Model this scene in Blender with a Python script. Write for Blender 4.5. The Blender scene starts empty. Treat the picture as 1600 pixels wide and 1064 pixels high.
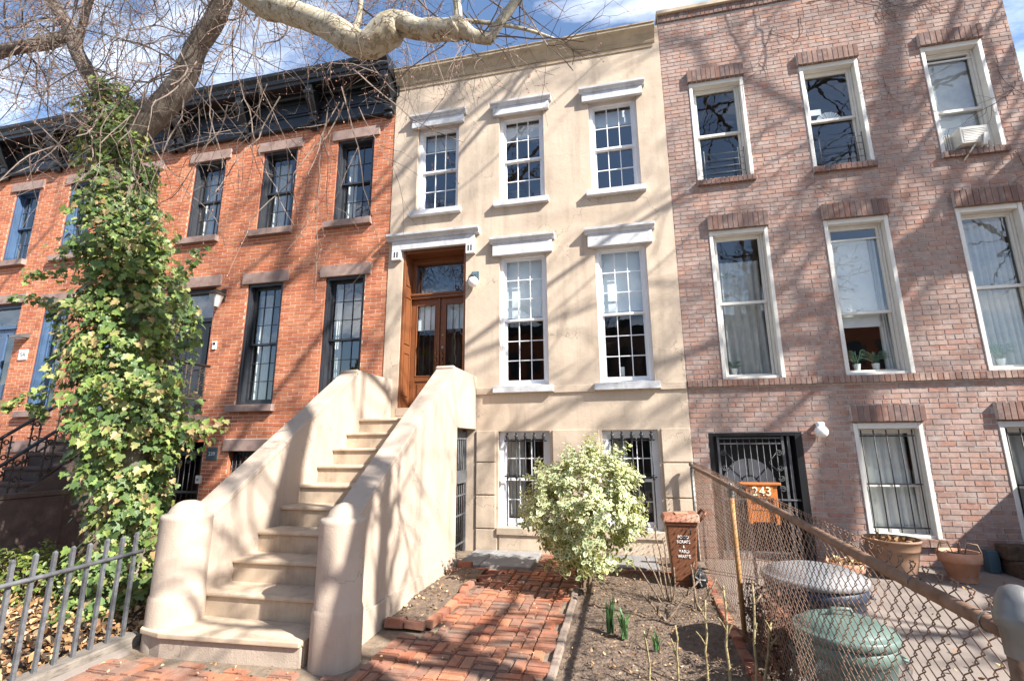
import bpy, bmesh, math, random
import numpy as np
from mathutils import Vector, Matrix
from math import radians, sin, cos, pi, sqrt

scene = bpy.context.scene
COL = scene.collection
rng = np.random.default_rng(7)
R_ = random.Random(11)

# ------------------------------------------------------------------ camera
cam_data = bpy.data.cameras.new('camera')
cam = bpy.data.objects.new('camera', cam_data)
COL.objects.link(cam)
cam_data.sensor_fit = 'HORIZONTAL'
cam_data.sensor_width = 36.0
cam_data.lens = 17.04
cam_data.clip_start = 0.02
cam_data.clip_end = 2000.0
cam.matrix_world = (Matrix.Translation((0, 0, 1.55)) @ Matrix.Rotation(radians(12.65), 4, 'Z')
                    @ Matrix.Rotation(radians(90 + 12.01), 4, 'X') @ Matrix.Rotation(radians(-0.39), 4, 'Z'))
scene.camera = cam

# ------------------------------------------------------------------ sky and sun
SUN = Vector((0.707, -0.33, 0.627)).normalized()
world = bpy.data.worlds.new('World')
scene.world = world
world.use_nodes = True
nt = world.node_tree
for n in list(nt.nodes):
    nt.nodes.remove(n)
wo = nt.nodes.new('ShaderNodeOutputWorld')
bg = nt.nodes.new('ShaderNodeBackground')
sky = nt.nodes.new('ShaderNodeTexSky')
sky.sky_type = 'NISHITA'
sky.sun_disc = False
sky.sun_elevation = math.asin(SUN.z)
sky.sun_rotation = math.atan2(SUN.x, SUN.y)
sky.air_density = 1.0
sky.dust_density = 0.6
sky.ozone_density = 2.6
tc = nt.nodes.new('ShaderNodeTexCoord')
sep = nt.nodes.new('ShaderNodeSeparateXYZ')
nt.links.new(tc.outputs['Generated'], sep.inputs[0])
# thin cloud layer: project the view direction on a plane overhead
zc = nt.nodes.new('ShaderNodeMath'); zc.operation = 'MAXIMUM'; zc.inputs[1].default_value = 0.0
nt.links.new(sep.outputs['Z'], zc.inputs[0])
za = nt.nodes.new('ShaderNodeMath'); za.operation = 'ADD'; za.inputs[1].default_value = 0.25
nt.links.new(zc.outputs[0], za.inputs[0])
dv = nt.nodes.new('ShaderNodeVectorMath'); dv.operation = 'SCALE'
inv = nt.nodes.new('ShaderNodeMath'); inv.operation = 'DIVIDE'; inv.inputs[0].default_value = 1.0
nt.links.new(za.outputs[0], inv.inputs[1])
nt.links.new(tc.outputs['Generated'], dv.inputs[0])
nt.links.new(inv.outputs[0], dv.inputs['Scale'])
mp = nt.nodes.new('ShaderNodeMapping')
mp.inputs['Location'].default_value = (7.1, 0.3, 0.0)
mp.inputs['Rotation'].default_value = (0, 0, 0.5)
mp.inputs['Scale'].default_value = (0.8, 1.9, 1.0)
nt.links.new(dv.outputs[0], mp.inputs['Vector'])
cn = nt.nodes.new('ShaderNodeTexNoise')
cn.inputs['Scale'].default_value = 1.5
cn.inputs['Detail'].default_value = 9.0
cn.inputs['Roughness'].default_value = 0.58
nt.links.new(mp.outputs[0], cn.inputs['Vector'])
cr = nt.nodes.new('ShaderNodeValToRGB')
cr.color_ramp.elements[0].position = 0.50
cr.color_ramp.elements[1].position = 0.70
cr.color_ramp.elements[0].color = (0, 0, 0, 1)
cr.color_ramp.elements[1].color = (0.88, 0.88, 0.88, 1)
nt.links.new(cn.outputs['Fac'], cr.inputs['Fac'])
mx = nt.nodes.new('ShaderNodeMix'); mx.data_type = 'RGBA'
nt.links.new(cr.outputs['Color'], mx.inputs['Factor'])
nt.links.new(sky.outputs['Color'], mx.inputs[6])
mx.inputs[7].default_value = (10.5, 10.6, 10.8, 1.0)
nt.links.new(mx.outputs[2], bg.inputs['Color'])
bg.inputs['Strength'].default_value = 0.092
nt.links.new(bg.outputs[0], wo.inputs['Surface'])

sun_data = bpy.data.lights.new('sun', 'SUN')
sun_data.energy = 5.0
sun_data.angle = radians(0.53)
sun_data.color = (1.0, 0.955, 0.89)
sun = bpy.data.objects.new('sun', sun_data)
sun.rotation_euler = SUN.to_track_quat('Z', 'Y').to_euler()
sun.location = (20, -10, 20)
COL.objects.link(sun)

vs = scene.view_settings
vs.view_transform = 'Standard'
vs.look = 'None'
vs.gamma = 1.0
vs.use_curve_mapping = False
vs.exposure = 1.60

# ------------------------------------------------------------------ helpers
def tag(o, label=None, cat=None, group=None, kind=None):
    if label: o['label'] = label
    if cat: o['category'] = cat
    if group: o['group'] = group
    if kind: o['kind'] = kind
    return o

def link(o, parent=None):
    COL.objects.link(o)
    if parent is not None:
        o.parent = parent
        o.matrix_parent_inverse = WI[parent.name]
    WI[o.name] = (WORLD(o)).inverted()
    return o

WI = {}
def WORLD(o):
    # world matrix from our own bookkeeping (no depsgraph update needed)
    m = Matrix.LocRotScale(o.location, o.rotation_euler, o.scale)
    return m          # every parent inverse cancels its parent, so basis == world

def thing(name, loc, label, cat, group=None):
    o = bpy.data.objects.new(name, None)
    o.empty_display_size = 0.2
    o.location = loc
    link(o)
    return tag(o, label, cat, group)

def group_part(name, loc, parent):
    o = bpy.data.objects.new(name, None)
    o.empty_display_size = 0.1
    o.location = loc
    return link(o, parent)

class MB:
    def __init__(s):
        s.v = []; s.f = []; s.m = []; s.sm = []; s.cm = 0; s.smooth = False
    def face(s, idx):
        s.f.append(tuple(idx)); s.m.append(s.cm); s.sm.append(s.smooth)
    def poly(s, pts):
        b = len(s.v); s.v.extend([tuple(p) for p in pts]); s.face(range(b, b + len(pts)))
    def box(s, x0, x1, y0, y1, z0, z1, skip=''):
        b = len(s.v)
        s.v.extend([(x0, y0, z0), (x1, y0, z0), (x1, y1, z0), (x0, y1, z0), (x0, y0, z1), (x1, y0, z1), (x1, y1, z1), (x0, y1, z1)])
        F = {'b': (0, 3, 2, 1), 't': (4, 5, 6, 7), 'f': (0, 1, 5, 4), 'k': (2, 3, 7, 6), 'l': (3, 0, 4, 7), 'r': (1, 2, 6, 5)}
        for k, q in F.items():
            if k not in skip:
                s.face([b + i for i in q])
        return s
    def hexa(s, p):
        # 8 points: bottom 4 (ccw), top 4
        b = len(s.v); s.v.extend([tuple(q) for q in p])
        for q in ((0, 3, 2, 1), (4, 5, 6, 7), (0, 1, 5, 4), (2, 3, 7, 6), (3, 0, 4, 7), (1, 2, 6, 5)):
            s.face([b + i for i in q])
        return s
    def prism_x(s, prof, x0, x1):
        # prof: list of (y,z) ; extruded along x
        n = len(prof); b = len(s.v)
        s.v.extend([(x0, y, z) for y, z in prof]); s.v.extend([(x1, y, z) for y, z in prof])
        for i in range(n):
            j = (i + 1) % n
            s.face((b + i, b + n + i, b + n + j, b + j))
        s.face([b + i for i in range(n)]); s.face([b + n + i for i in reversed(range(n))])
        return s
    def prism_y(s, prof, y0, y1):
        n = len(prof); b = len(s.v)
        s.v.extend([(x, y0, z) for x, z in prof]); s.v.extend([(x, y1, z) for x, z in prof])
        for i in range(n):
            j = (i + 1) % n
            s.face((b + j, b + n + j, b + n + i, b + i))
        s.face([b + i for i in range(n)]); s.face([b + n + i for i in reversed(range(n))])
        return s
    def prism_z(s, prof, z0, z1):
        n = len(prof); b = len(s.v)
        s.v.extend([(x, y, z0) for x, y in prof]); s.v.extend([(x, y, z1) for x, y in prof])
        for i in range(n):
            j = (i + 1) % n
            s.face((b + i, b + j, b + n + j, b + n + i))
        s.face([b + i for i in reversed(range(n))]); s.face([b + n + i for i in range(n)])
        return s
    def lathe(s, cx, cy, prof, n=24, a0=0.0, a1=2 * pi):
        # prof: (r,z) from bottom to top
        full = abs(a1 - a0 - 2 * pi) < 1e-6
        m = n if full else n + 1
        b = len(s.v); old = s.smooth; s.smooth = True
        for r, z in prof:
            for i in range(m):
                a = a0 + (a1 - a0) * i / n
                s.v.append((cx + r * cos(a), cy + r * sin(a), z))
        for k in range(len(prof) - 1):
            for i in range(n):
                j = (i + 1) % m
                s.face((b + k * m + i, b + k * m + j, b + (k + 1) * m + j, b + (k + 1) * m + i))
        s.smooth = old
        return s
    def sphere(s, c, r, n=16, squash=1.0):
        prof = [(max(1e-4, r * cos(t)), c[2] + squash * r * sin(t)) for t in np.linspace(-pi / 2, pi / 2, n // 2 + 1)]
        return s.lathe(c[0], c[1], prof, n)
    def tube(s, pts, rad, n=6, cap=True):
        P = np.asarray(pts, float); k = len(P)
        if np.isscalar(rad):
            rad = np.full(k, float(rad))
        T = np.gradient(P, axis=0)
        T /= (np.linalg.norm(T, axis=1)[:, None] + 1e-12)
        ref = np.array([0., 0., 1.]) if abs(T[0][2]) < 0.9 else np.array([1., 0., 0.])
        u = np.cross(T[0], ref); u /= np.linalg.norm(u)
        b = len(s.v); old = s.smooth; s.smooth = n > 4
        ang = np.arange(n) * 2 * pi / n
        ca, sa = np.cos(ang)[:, None], np.sin(ang)[:, None]
        for i in range(k):
            u = u - T[i] * np.dot(u, T[i]); u /= (np.linalg.norm(u) + 1e-12)
            w = np.cross(T[i], u)
            ring = P[i] + rad[i] * (ca * u + sa * w)
            s.v.extend(map(tuple, ring))
        for i in range(k - 1):
            for j in range(n):
                j2 = (j + 1) % n
                s.face((b + i * n + j, b + i * n + j2, b + (i + 1) * n + j2, b + (i + 1) * n + j))
        if cap:
            s.smooth = False
            s.face([b + j for j in reversed(range(n))]); s.face([b + (k - 1) * n + j for j in range(n)])
        s.smooth = old
        return s
    def mesh(s, name):
        me = bpy.data.meshes.new(name)
        me.from_pydata(s.v, [], s.f)
        if any(s.sm):
            me.polygons.foreach_set('use_smooth', s.sm)
        if any(s.m):
            me.polygons.foreach_set('material_index', s.m)
        me.update()
        return me
    def build(s, name, mat, parent=None, bevel=0.0, seg=2, recalc=False, subdiv=0):
        me = s.mesh(name)
        if bevel > 0 or recalc:
            bm = bmesh.new(); bm.from_mesh(me)
            bmesh.ops.remove_doubles(bm, verts=bm.verts, dist=1e-5)
            bmesh.ops.recalc_face_normals(bm, faces=bm.faces)
            if bevel > 0:
                ed = [e for e in bm.edges if len(e.link_faces) == 2 and e.calc_face_angle(0) > 0.5]
                bmesh.ops.bevel(bm, geom=ed, offset=bevel, segments=seg, affect='EDGES', clamp_overlap=True, profile=0.6)
                for f in bm.faces: f.smooth = False
            bm.to_mesh(me); bm.free()
        for mm in (mat if isinstance(mat, (list, tuple)) else [mat]):
            me.materials.append(mm)
        o = bpy.data.objects.new(name, me)
        return link(o, parent)

class FastMB:
    # numpy chunks: many thin tubes or many leaves in one mesh
    def __init__(s): s.V = []; s.F = []; s.n = 0; s.mi = []
    def add(s, V, F, mi=None):
        s.V.append(np.asarray(V, np.float32).reshape(-1, 3)); s.F.append((np.asarray(F, np.int64) + s.n)); s.n += len(s.V[-1])
        s.mi.append(np.zeros(len(F), np.int32) if mi is None else np.asarray(mi, np.int32))
    def tube(s, pts, rad, n=3, cap=False):
        P = np.asarray(pts, float); k = len(P)
        rad = np.full(k, float(rad)) if np.isscalar(rad) else np.asarray(rad, float)
        T = np.empty_like(P); T[1:-1] = P[2:] - P[:-2]; T[0] = P[1] - P[0]; T[-1] = P[-1] - P[-2]
        D = P[-1] - P[0]
        ref = np.eye(3)[np.argmin(np.abs(D))]
        u = np.cross(T, ref); u /= (np.linalg.norm(u, axis=1)[:, None] + 1e-12)
        w = np.cross(T, u); w /= (np.linalg.norm(w, axis=1)[:, None] + 1e-12)
        a = np.arange(n) * 2 * pi / n
        V = P[:, None, :] + rad[:, None, None] * (np.cos(a)[None, :, None] * u[:, None, :] + np.sin(a)[None, :, None] * w[:, None, :])
        i = np.arange(k - 1)[:, None] * n; j = np.arange(n)[None, :]; j2 = (j + 1) % n
        F = np.stack([i + j, i + j2, i + n + j2, i + n + j], -1).reshape(-1, 4)
        s.add(V, F)
    def build(s, name, mat, parent=None, smooth=False):
        V = np.concatenate(s.V)
        me = bpy.data.meshes.new(name)
        me.vertices.add(len(V)); me.vertices.foreach_set('co', V.ravel())
        tot = np.concatenate([np.full(len(f), f.shape[1], np.int32) for f in s.F])
        idx = np.concatenate([f.ravel() for f in s.F]).astype(np.int32)
        me.loops.add(len(idx)); me.loops.foreach_set('vertex_index', idx)
        me.polygons.add(len(tot))
        st = np.concatenate([[0], np.cumsum(tot)[:-1]]).astype(np.int32)
        me.polygons.foreach_set('loop_start', st)
        me.polygons.foreach_set('material_index', np.concatenate(s.mi))
        me.polygons.foreach_set('use_smooth', np.full(len(tot), smooth))
        me.update(calc_edges=True); me.validate()
        for mm in (mat if isinstance(mat, (list, tuple)) else [mat]):
            me.materials.append(mm)
        o = bpy.data.objects.new(name, me)
        return link(o, parent)

def inst(name, me, loc, scale=(1, 1, 1), rot=(0, 0, 0), parent=None):
    o = bpy.data.objects.new(name, me)
    o.location = loc; o.scale = scale; o.rotation_euler = rot
    return link(o, parent)

def text_obj(name, body, size, mat, parent, loc, rot, depth=0.004, align='CENTER', sx=1.0):
    cu = bpy.data.curves.new(name, 'FONT')
    cu.body = body; cu.size = size; cu.extrude = depth; cu.align_x = align; cu.align_y = 'CENTER'
    cu.resolution_u = 3
    cu.space_line = 0.95
    tmp = bpy.data.objects.new('tmp_text', cu)
    COL.objects.link(tmp)
    dg = bpy.context.evaluated_depsgraph_get()
    me = bpy.data.meshes.new_from_object(tmp.evaluated_get(dg))
    bpy.data.objects.remove(tmp); bpy.data.curves.remove(cu)
    me.name = name
    me.materials.clear(); me.materials.append(mat)
    return inst(name, me, loc, (sx, 1, 1), rot, parent)

# ------------------------------------------------------------------ materials
def new_mat(name):
    m = bpy.data.materials.new(name); m.use_nodes = True
    t = m.node_tree
    b = t.nodes['Principled BSDF']
    return m, t, b

def N(t, kind, **kw):
    n = t.nodes.new(kind)
    for k, v in kw.items():
        setattr(n, k, v)
    return n

def noise(t, scale, detail=4.0, rough=0.55, vec=None, stretch=None):
    g = vec
    if g is None:
        geo = N(t, 'ShaderNodeNewGeometry'); g = geo.outputs['Position']
    if stretch:
        mp_ = N(t, 'ShaderNodeMapping'); mp_.inputs['Scale'].default_value = stretch
        t.links.new(g, mp_.inputs['Vector']); g = mp_.outputs[0]
    n = N(t, 'ShaderNodeTexNoise')
    n.inputs['Scale'].default_value = scale; n.inputs['Detail'].default_value = detail; n.inputs['Roughness'].default_value = rough
    t.links.new(g, n.inputs['Vector'])
    return n.outputs['Fac']

def ramp(t, fac, stops, interp='LINEAR'):
    r = N(t, 'ShaderNodeValToRGB'); r.color_ramp.interpolation = interp
    e = r.color_ramp.elements
    while len(e) > 1: e.remove(e[-1])
    e[0].position = stops[0][0]; e[0].color = tuple(stops[0][1]) + (1,)
    for p, c in stops[1:]:
        q = e.new(p); q.color = tuple(c) + (1,)
    t.links.new(fac, r.inputs['Fac'])
    return r.outputs['Color']

def mixc(t, fac, a, b, mode='MIX'):
    m = N(t, 'ShaderNodeMix', data_type='RGBA', blend_type=mode)
    for s, v in ((0, fac), (6, a), (7, b)):
        if isinstance(v, (int, float)): m.inputs[s].default_value = v
        elif isinstance(v, (tuple, list)): m.inputs[s].default_value = tuple(v) + (1,)
        else: t.links.new(v, m.inputs[s])
    return m.outputs[2]

def bump(t, b, height, strength, dist=0.01):
    n = N(t, 'ShaderNodeBump'); n.inputs['Strength'].default_value = strength; n.inputs['Distance'].default_value = dist
    t.links.new(height, n.inputs['Height']); t.links.new(n.outputs[0], b.inputs['Normal'])

def island(t):
    g = N(t, 'ShaderNodeNewGeometry'); o = N(t, 'ShaderNodeObjectInfo')
    a = N(t, 'ShaderNodeMath', operation='ADD'); f = N(t, 'ShaderNodeMath', operation='FRACT')
    t.links.new(g.outputs['Random Per Island'], a.inputs[0]); t.links.new(o.outputs['Random'], a.inputs[1])
    t.links.new(a.outputs[0], f.inputs[0])
    return f.outputs[0]

def M(name, base, rough=0.7, var=0.2, scale=3.0, bumps=(), spec=0.3, metal=0.0, pal=None, alt=None, alt_scale=8.0, alt_lo=0.5, alt_hi=0.7, stretch=None, streak=0.0, crack=0.0):
    m, t, b = new_mat(name)
    b.inputs['Roughness'].default_value = rough
    b.inputs['Specular IOR Level'].default_value = spec
    b.inputs['Metallic'].default_value = metal
    if pal:
        k = len(pal)
        c = ramp(t, island(t), [(i / k, p) for i, p in enumerate(pal)], 'CONSTANT')
    else:
        rgb = N(t, 'ShaderNodeRGB'); rgb.outputs[0].default_value = tuple(base) + (1,); c = rgb.outputs[0]
    if alt:
        f = ramp(t, noise(t, alt_scale, 6, 0.6, stretch=stretch), [(alt_lo, (0, 0, 0)), (alt_hi, (1, 1, 1))])
        c = mixc(t, f, c, alt)
    if var > 0:
        f = ramp(t, noise(t, scale, 5, 0.6), [(0.25, (1 - var,) * 3), (0.75, (1 + var * 0.6,) * 3)])
        c = mixc(t, 1.0, c, f, 'MULTIPLY')
    if streak > 0:
        f = ramp(t, noise(t, 1.5, 6, 0.65, stretch=(3.2, 3.2, .28)), [(0.50, (1, 1, 1)), (0.74, (1 - streak,) * 3)])
        c = mixc(t, 1.0, c, f, 'MULTIPLY')
        f = ramp(t, noise(t, 22, 6, 0.7), [(0.60, (1, 1, 1)), (0.74, (1 - streak * .6,) * 3)])
        c = mixc(t, 1.0, c, f, 'MULTIPLY')
    if crack > 0:
        ge = N(t, 'ShaderNodeNewGeometry'); nz = N(t, 'ShaderNodeTexNoise'); nz.inputs['Scale'].default_value = 2.6; nz.inputs['Detail'].default_value = 6
        t.links.new(ge.outputs['Position'], nz.inputs['Vector'])
        vm = N(t, 'ShaderNodeVectorMath', operation='MULTIPLY_ADD'); vm.inputs[1].default_value = (.9, .9, .9)
        t.links.new(nz.outputs['Color'], vm.inputs[0]); t.links.new(ge.outputs['Position'], vm.inputs[2])
        vo = N(t, 'ShaderNodeTexVoronoi', feature='DISTANCE_TO_EDGE'); vo.inputs['Scale'].default_value = .62
        t.links.new(vm.outputs[0], vo.inputs['Vector'])
        f = ramp(t, vo.outputs['Distance'], [(0.0, (1 - crack,) * 3), (0.0035, (1, 1, 1))])
        gate_ = ramp(t, noise(t, .8, 2, .5), [(.47, (0, 0, 0)), (.55, (1, 1, 1))])
        c = mixc(t, gate_, c, mixc(t, 1.0, c, f, 'MULTIPLY'))
    t.links.new(c, b.inputs['Base Color'])
    if bumps:
        hs = None
        for sc, w in bumps:
            h = noise(t, sc, 4, 0.6)
            mu = N(t, 'ShaderNodeMath', operation='MULTIPLY'); mu.inputs[1].default_value = w
            t.links.new(h, mu.inputs[0])
            if hs is None: hs = mu.outputs[0]
            else:
                ad = N(t, 'ShaderNodeMath', operation='ADD'); t.links.new(hs, ad.inputs[0]); t.links.new(mu.outputs[0], ad.inputs[1]); hs = ad.outputs[0]
        bump(t, b, hs, 1.0, 1.0)
    return m

MAT = {}
MAT['stucco'] = M('stucco_cream', (0.525, 0.425, 0.328), 0.92, 0.12, 1.3, [(80, .003), (6, .006)], 0.15, alt=(0.45, 0.355, 0.265), alt_scale=0.9, alt_lo=.5, alt_hi=.75, streak=.26, crack=.55)
MAT['stoop'] = M('stucco_stoop', (0.405, 0.327, 0.262), 0.92, 0.07, 1.6, [(85, .0032), (9, .004)], 0.15, alt=(0.365, 0.295, 0.235), alt_scale=2.5, alt_lo=.5, alt_hi=.8, streak=.22, crack=.4)
MAT['tread'] = M('painted_tread', (0.48, 0.38, 0.28), 0.85, 0.08, 3, [(120, .0015)], 0.2, alt=(0.36, 0.28, 0.205), alt_scale=5, alt_lo=.48, alt_hi=.74, streak=.3, crack=.3)
MAT['marble'] = M('pale_painted_stone', (0.57, 0.575, 0.585), 0.8, 0.16, 4, [(50, .0015)], 0.25, alt=(0.40, 0.405, 0.41), alt_scale=7, alt_lo=.5, alt_hi=.75, streak=.25, crack=.3)
MAT['white'] = M('white_paint', (0.74, 0.75, 0.77), 0.55, 0.08, 6, [(60, .0006)], 0.35)
MAT['ivory'] = M('ivory_aluminium', (0.66, 0.64, 0.585), 0.45, 0.10, 6, [(40, .0006)], 0.4)
MAT['blackpaint'] = M('black_paint', (0.008, 0.009, 0.011), 0.38, 0.3, 5, [(40, .0008)], 0.5)
MAT['blackwood'] = M('black_sash', (0.03, 0.033, 0.04), 0.4, 0.3, 5, [(50, .0008)], 0.5)
MAT['bluepaint'] = M('blue_sash', (0.055, 0.10, 0.18), 0.4, 0.2, 5, [], 0.5)
MAT['iron'] = M('black_iron', (0.018, 0.018, 0.02), 0.45, 0.3, 14, [(80, .0008)], 0.5)
MAT['greyiron'] = M('weathered_grey_iron', (0.105, 0.108, 0.115), 0.55, 0.35, 18, [(60, .0012)], 0.45, alt=(0.055, 0.055, 0.06), alt_scale=20)
MAT['rustiron'] = M('brown_cast_iron', (0.06, 0.045, 0.035), 0.7, 0.4, 16, [(60, .0015)], 0.3)
MAT['brownstone'] = M('brownstone', (0.30, 0.215, 0.185), 0.9, 0.18, 5, [(70, .0025), (14, .003)], 0.15, alt=(0.20, 0.135, 0.115), alt_scale=6)
MAT['darkstone'] = M('dark_brown_stone', (0.105, 0.078, 0.068), 0.9, 0.25, 6, [(60, .003)], 0.15, alt=(0.16, 0.12, 0.10), alt_scale=5)
MAT['redbrick'] = M('red_brick', None, 0.88, 0.16, 9, [(110, .0014)], 0.15,
    pal=[(.495, .178, .088), (.475, .166, .082), (.515, .195, .10), (.45, .15, .078), (.505, .183, .09), (.535, .22, .118), (.485, .174, .09), (.43, .138, .074)], streak=.18)
MAT['redmortar'] = M('red_wall_mortar', (0.68, 0.51, 0.40), 0.95, 0.15, 6, [(90, .002)], 0.1)
MAT['brownbrick'] = M('mottled_brown_brick', None, 0.9, 0.22, 16, [(90, .002), (30, .002)], 0.15, alt=(0.385, 0.325, 0.295), alt_scale=9, alt_lo=.46, alt_hi=.78,
    pal=[(.36, .23, .185), (.325, .20, .16), (.38, .25, .202), (.322, .226, .19), (.392, .235, .178), (.355, .25, .212), (.338, .19, .147), (.378, .268, .228), (.308, .224, .193), (.362, .23, .186)], streak=.24)
MAT['brownmortar'] = M('brown_wall_mortar', (0.50, 0.445, 0.41), 0.95, 0.18, 6, [(90, .002)], 0.1, alt=(.41, .36, .33), alt_scale=1.2)
MAT['soldier'] = M('dark_red_soldier_brick', None, 0.9, 0.25, 20, [(90, .002)], 0.15, alt=(0.33, 0.25, 0.21), alt_scale=12, alt_lo=.52, alt_hi=.8,
    pal=[(.215, .14, .115), (.185, .115, .095), (.24, .155, .128), (.195, .135, .118), (.225, .125, .098), (.175, .12, .107)])
MAT['sillbrick'] = M('tan_sill_brick', None, 0.9, 0.25, 20, [(90, .002)], 0.15, alt=(0.36, 0.29, 0.24), alt_scale=12, alt_lo=.5, alt_hi=.75,
    pal=[(.28, .17, .135), (.24, .14, .11), (.31, .20, .165), (.255, .175, .15), (.30, .165, .12), (.33, .225, .18)])
MAT['pavebrick'] = M('paving_brick', None, 0.85, 0.25, 14, [(70, .003), (16, .005)], 0.25, alt=(0.185, 0.135, 0.108), alt_scale=3.4, alt_lo=.43, alt_hi=.72,
    pal=[(.36, .14, .075), (.31, .112, .062), (.39, .17, .095), (.275, .118, .074), (.33, .15, .09), (.24, .125, .085), (.375, .148, .08), (.285, .135, .09)])
MAT['edgebrick'] = M('edging_brick', None, 0.85, 0.25, 14, [(70, .003)], 0.2, alt=(0.21, 0.155, 0.12), alt_scale=7, alt_lo=.42, alt_hi=.75,
    pal=[(.36, .13, .075), (.31, .115, .07), (.40, .17, .10), (.28, .125, .085)])
MAT['sand'] = M('joint_sand', (0.20, 0.155, 0.115), 0.95, 0.35, 14, [(60, .006)], 0.1)
MAT['soil'] = M('garden_soil', (0.172, 0.127, 0.096), 0.95, 0.45, 22, [(70, .012), (18, .02)], 0.08, alt=(0.225, 0.17, 0.132), alt_scale=60, alt_lo=.58, alt_hi=.68)
MAT['leafsoil'] = M('leafy_soil', (0.10, 0.07, 0.05), 0.95, 0.45, 22, [(70, .012)], 0.08)
MAT['concrete'] = M('concrete', (0.215, 0.18, 0.157), 0.9, 0.16, 2.2, [(80, .002), (10, .002)], 0.2, alt=(0.16, 0.135, 0.118), alt_scale=1.6)
MAT['bluestone'] = M('bluestone', (0.235, 0.23, 0.225), 0.8, 0.2, 5, [(40, .002)], 0.25, alt=(.30, .285, .27), alt_scale=7)
MAT['curbstone'] = M('old_kerb_stone', (0.255, 0.20, 0.162), 0.9, 0.25, 9, [(60, .004)], 0.15, alt=(0.145, 0.11, 0.09), alt_scale=8)
MAT['asphalt'] = M('asphalt', (0.05, 0.05, 0.052), 0.9, 0.25, 8, [(120, .003)], 0.25)
MAT['beam'] = M('weathered_timber', (0.185, 0.16, 0.135), 0.85, 0.3, 12, [(40, .003)], 0.15, alt=(0.10, 0.085, 0.07), alt_scale=9, stretch=(6, 1, 6))
MAT['ground'] = M('ground_earth', (0.16, 0.135, 0.11), 0.95, 0.3, 1.5, [], 0.1)
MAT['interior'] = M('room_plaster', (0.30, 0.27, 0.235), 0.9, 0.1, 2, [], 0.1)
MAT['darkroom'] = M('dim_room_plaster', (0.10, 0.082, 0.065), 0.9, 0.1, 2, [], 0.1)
MAT['roof'] = M('roof_felt', (0.06, 0.06, 0.06), 0.9, 0.1, 2, [], 0.1)
MAT['redreveal'] = M('red_brick_reveal', (0.40, 0.14, 0.075), 0.9, 0.25, 12, [(60, .002)], 0.1)
MAT['brownreveal'] = M('brown_brick_reveal', (0.27, 0.17, 0.14), 0.9, 0.25, 12, [(60, .002)], 0.1)
MAT['curtain'] = M('white_curtain', (0.80, 0.80, 0.77), 0.9, 0.1, 8, [], 0.1)
MAT['shade'] = M('pale_roller_shade', (0.74, 0.79, 0.82), 0.8, 0.04, 3, [], 0.15)
MAT['drape'] = M('grey_drape', (0.50, 0.50, 0.485), 0.9, 0.2, 8, [], 0.1)
MAT['globe'] = M('opal_glass', (0.80, 0.80, 0.78), 0.18, 0.02, 5, [], 0.5)
MAT['cornstone'] = M('cornice_ochre_paint', (0.42, 0.33, 0.22), 0.85, 0.2, 4, [(60, .002)], 0.2, alt=(0.30, 0.235, 0.16), alt_scale=6, stretch=(.4, 1, 2))
MAT['coping'] = M('tan_coping', (0.50, 0.41, 0.30), 0.9, 0.2, 5, [(60, .002)], 0.15)
MAT['rustpipe'] = M('rusted_pipe', (0.19, 0.115, 0.075), 0.75, 0.3, 9, [(60, .001)], 0.35, alt=(0.13, 0.065, 0.035), alt_scale=14)
MAT['ochrepipe'] = M('ochre_rusted_post', (0.36, 0.19, 0.07), 0.75, 0.3, 9, [(60, .001)], 0.3, alt=(0.20, 0.15, 0.11), alt_scale=11)
MAT['galv'] = M('galvanised_cap', (0.15, 0.152, 0.15), 0.45, 0.15, 12, [(70, .0006)], 0.5, 0.35, alt=(0.145, 0.13, 0.11), alt_scale=16)
MAT['wire'] = M('rusted_wire', (0.20, 0.125, 0.085), 0.6, 0.4, 16, [], 0.4, alt=(0.13, 0.065, 0.04), alt_scale=6)
MAT['binplastic'] = M('brown_plastic', (0.17, 0.068, 0.035), 0.5, 0.15, 6, [(90, .0006)], 0.4)
MAT['binlid'] = M('faded_brown_lid', (0.30, 0.13, 0.08), 0.55, 0.2, 8, [(90, .0006)], 0.35, alt=(0.42, 0.26, 0.18), alt_scale=5)
MAT['rubber'] = M('black_rubber', (0.015, 0.015, 0.016), 0.6, 0.2, 6, [], 0.4)
MAT['print'] = M('white_print', (0.78, 0.78, 0.76), 0.6, 0.05, 6, [], 0.3)
MAT['greylid'] = M('grey_plastic_lid', (0.17, 0.175, 0.182), 0.55, 0.15, 6, [(60, .001)], 0.4, alt=(0.225, 0.225, 0.228), alt_scale=3)
MAT['darkcan'] = M('dark_plastic_can', (0.02, 0.025, 0.035), 0.45, 0.2, 6, [(60, .001)], 0.45, alt=(0.02, 0.045, 0.10), alt_scale=1.6)
MAT['greenlid'] = M('green_plastic', (0.088, 0.135, 0.117), 0.45, 0.15, 6, [(60, .001)], 0.45, alt=(0.13, 0.18, 0.158), alt_scale=3)
MAT['terracotta'] = M('terracotta', (0.46, 0.235, 0.15), 0.85, 0.2, 6, [(80, .0012)], 0.2, alt=(0.50, 0.32, 0.23), alt_scale=7)
MAT['brownpot'] = M('brown_glazed_pot', (0.24, 0.145, 0.095), 0.6, 0.2, 5, [(60, .001)], 0.35)
MAT['orangewood'] = M('orange_stained_wood', (0.43, 0.14, 0.032), 0.55, 0.25, 10, [(40, .001)], 0.35)
MAT['letteryellow'] = M('pale_carved_figure', (0.86, 0.76, 0.50), 0.6, 0.1, 10, [], 0.3)
MAT['slateplate'] = M('slate_number_plate', (0.055, 0.10, 0.125), 0.4, 0.15, 8, [], 0.4)
MAT['brass'] = M('tarnished_brass', (0.36, 0.26, 0.13), 0.4, 0.2, 20, [], 0.5, 0.7)
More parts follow.
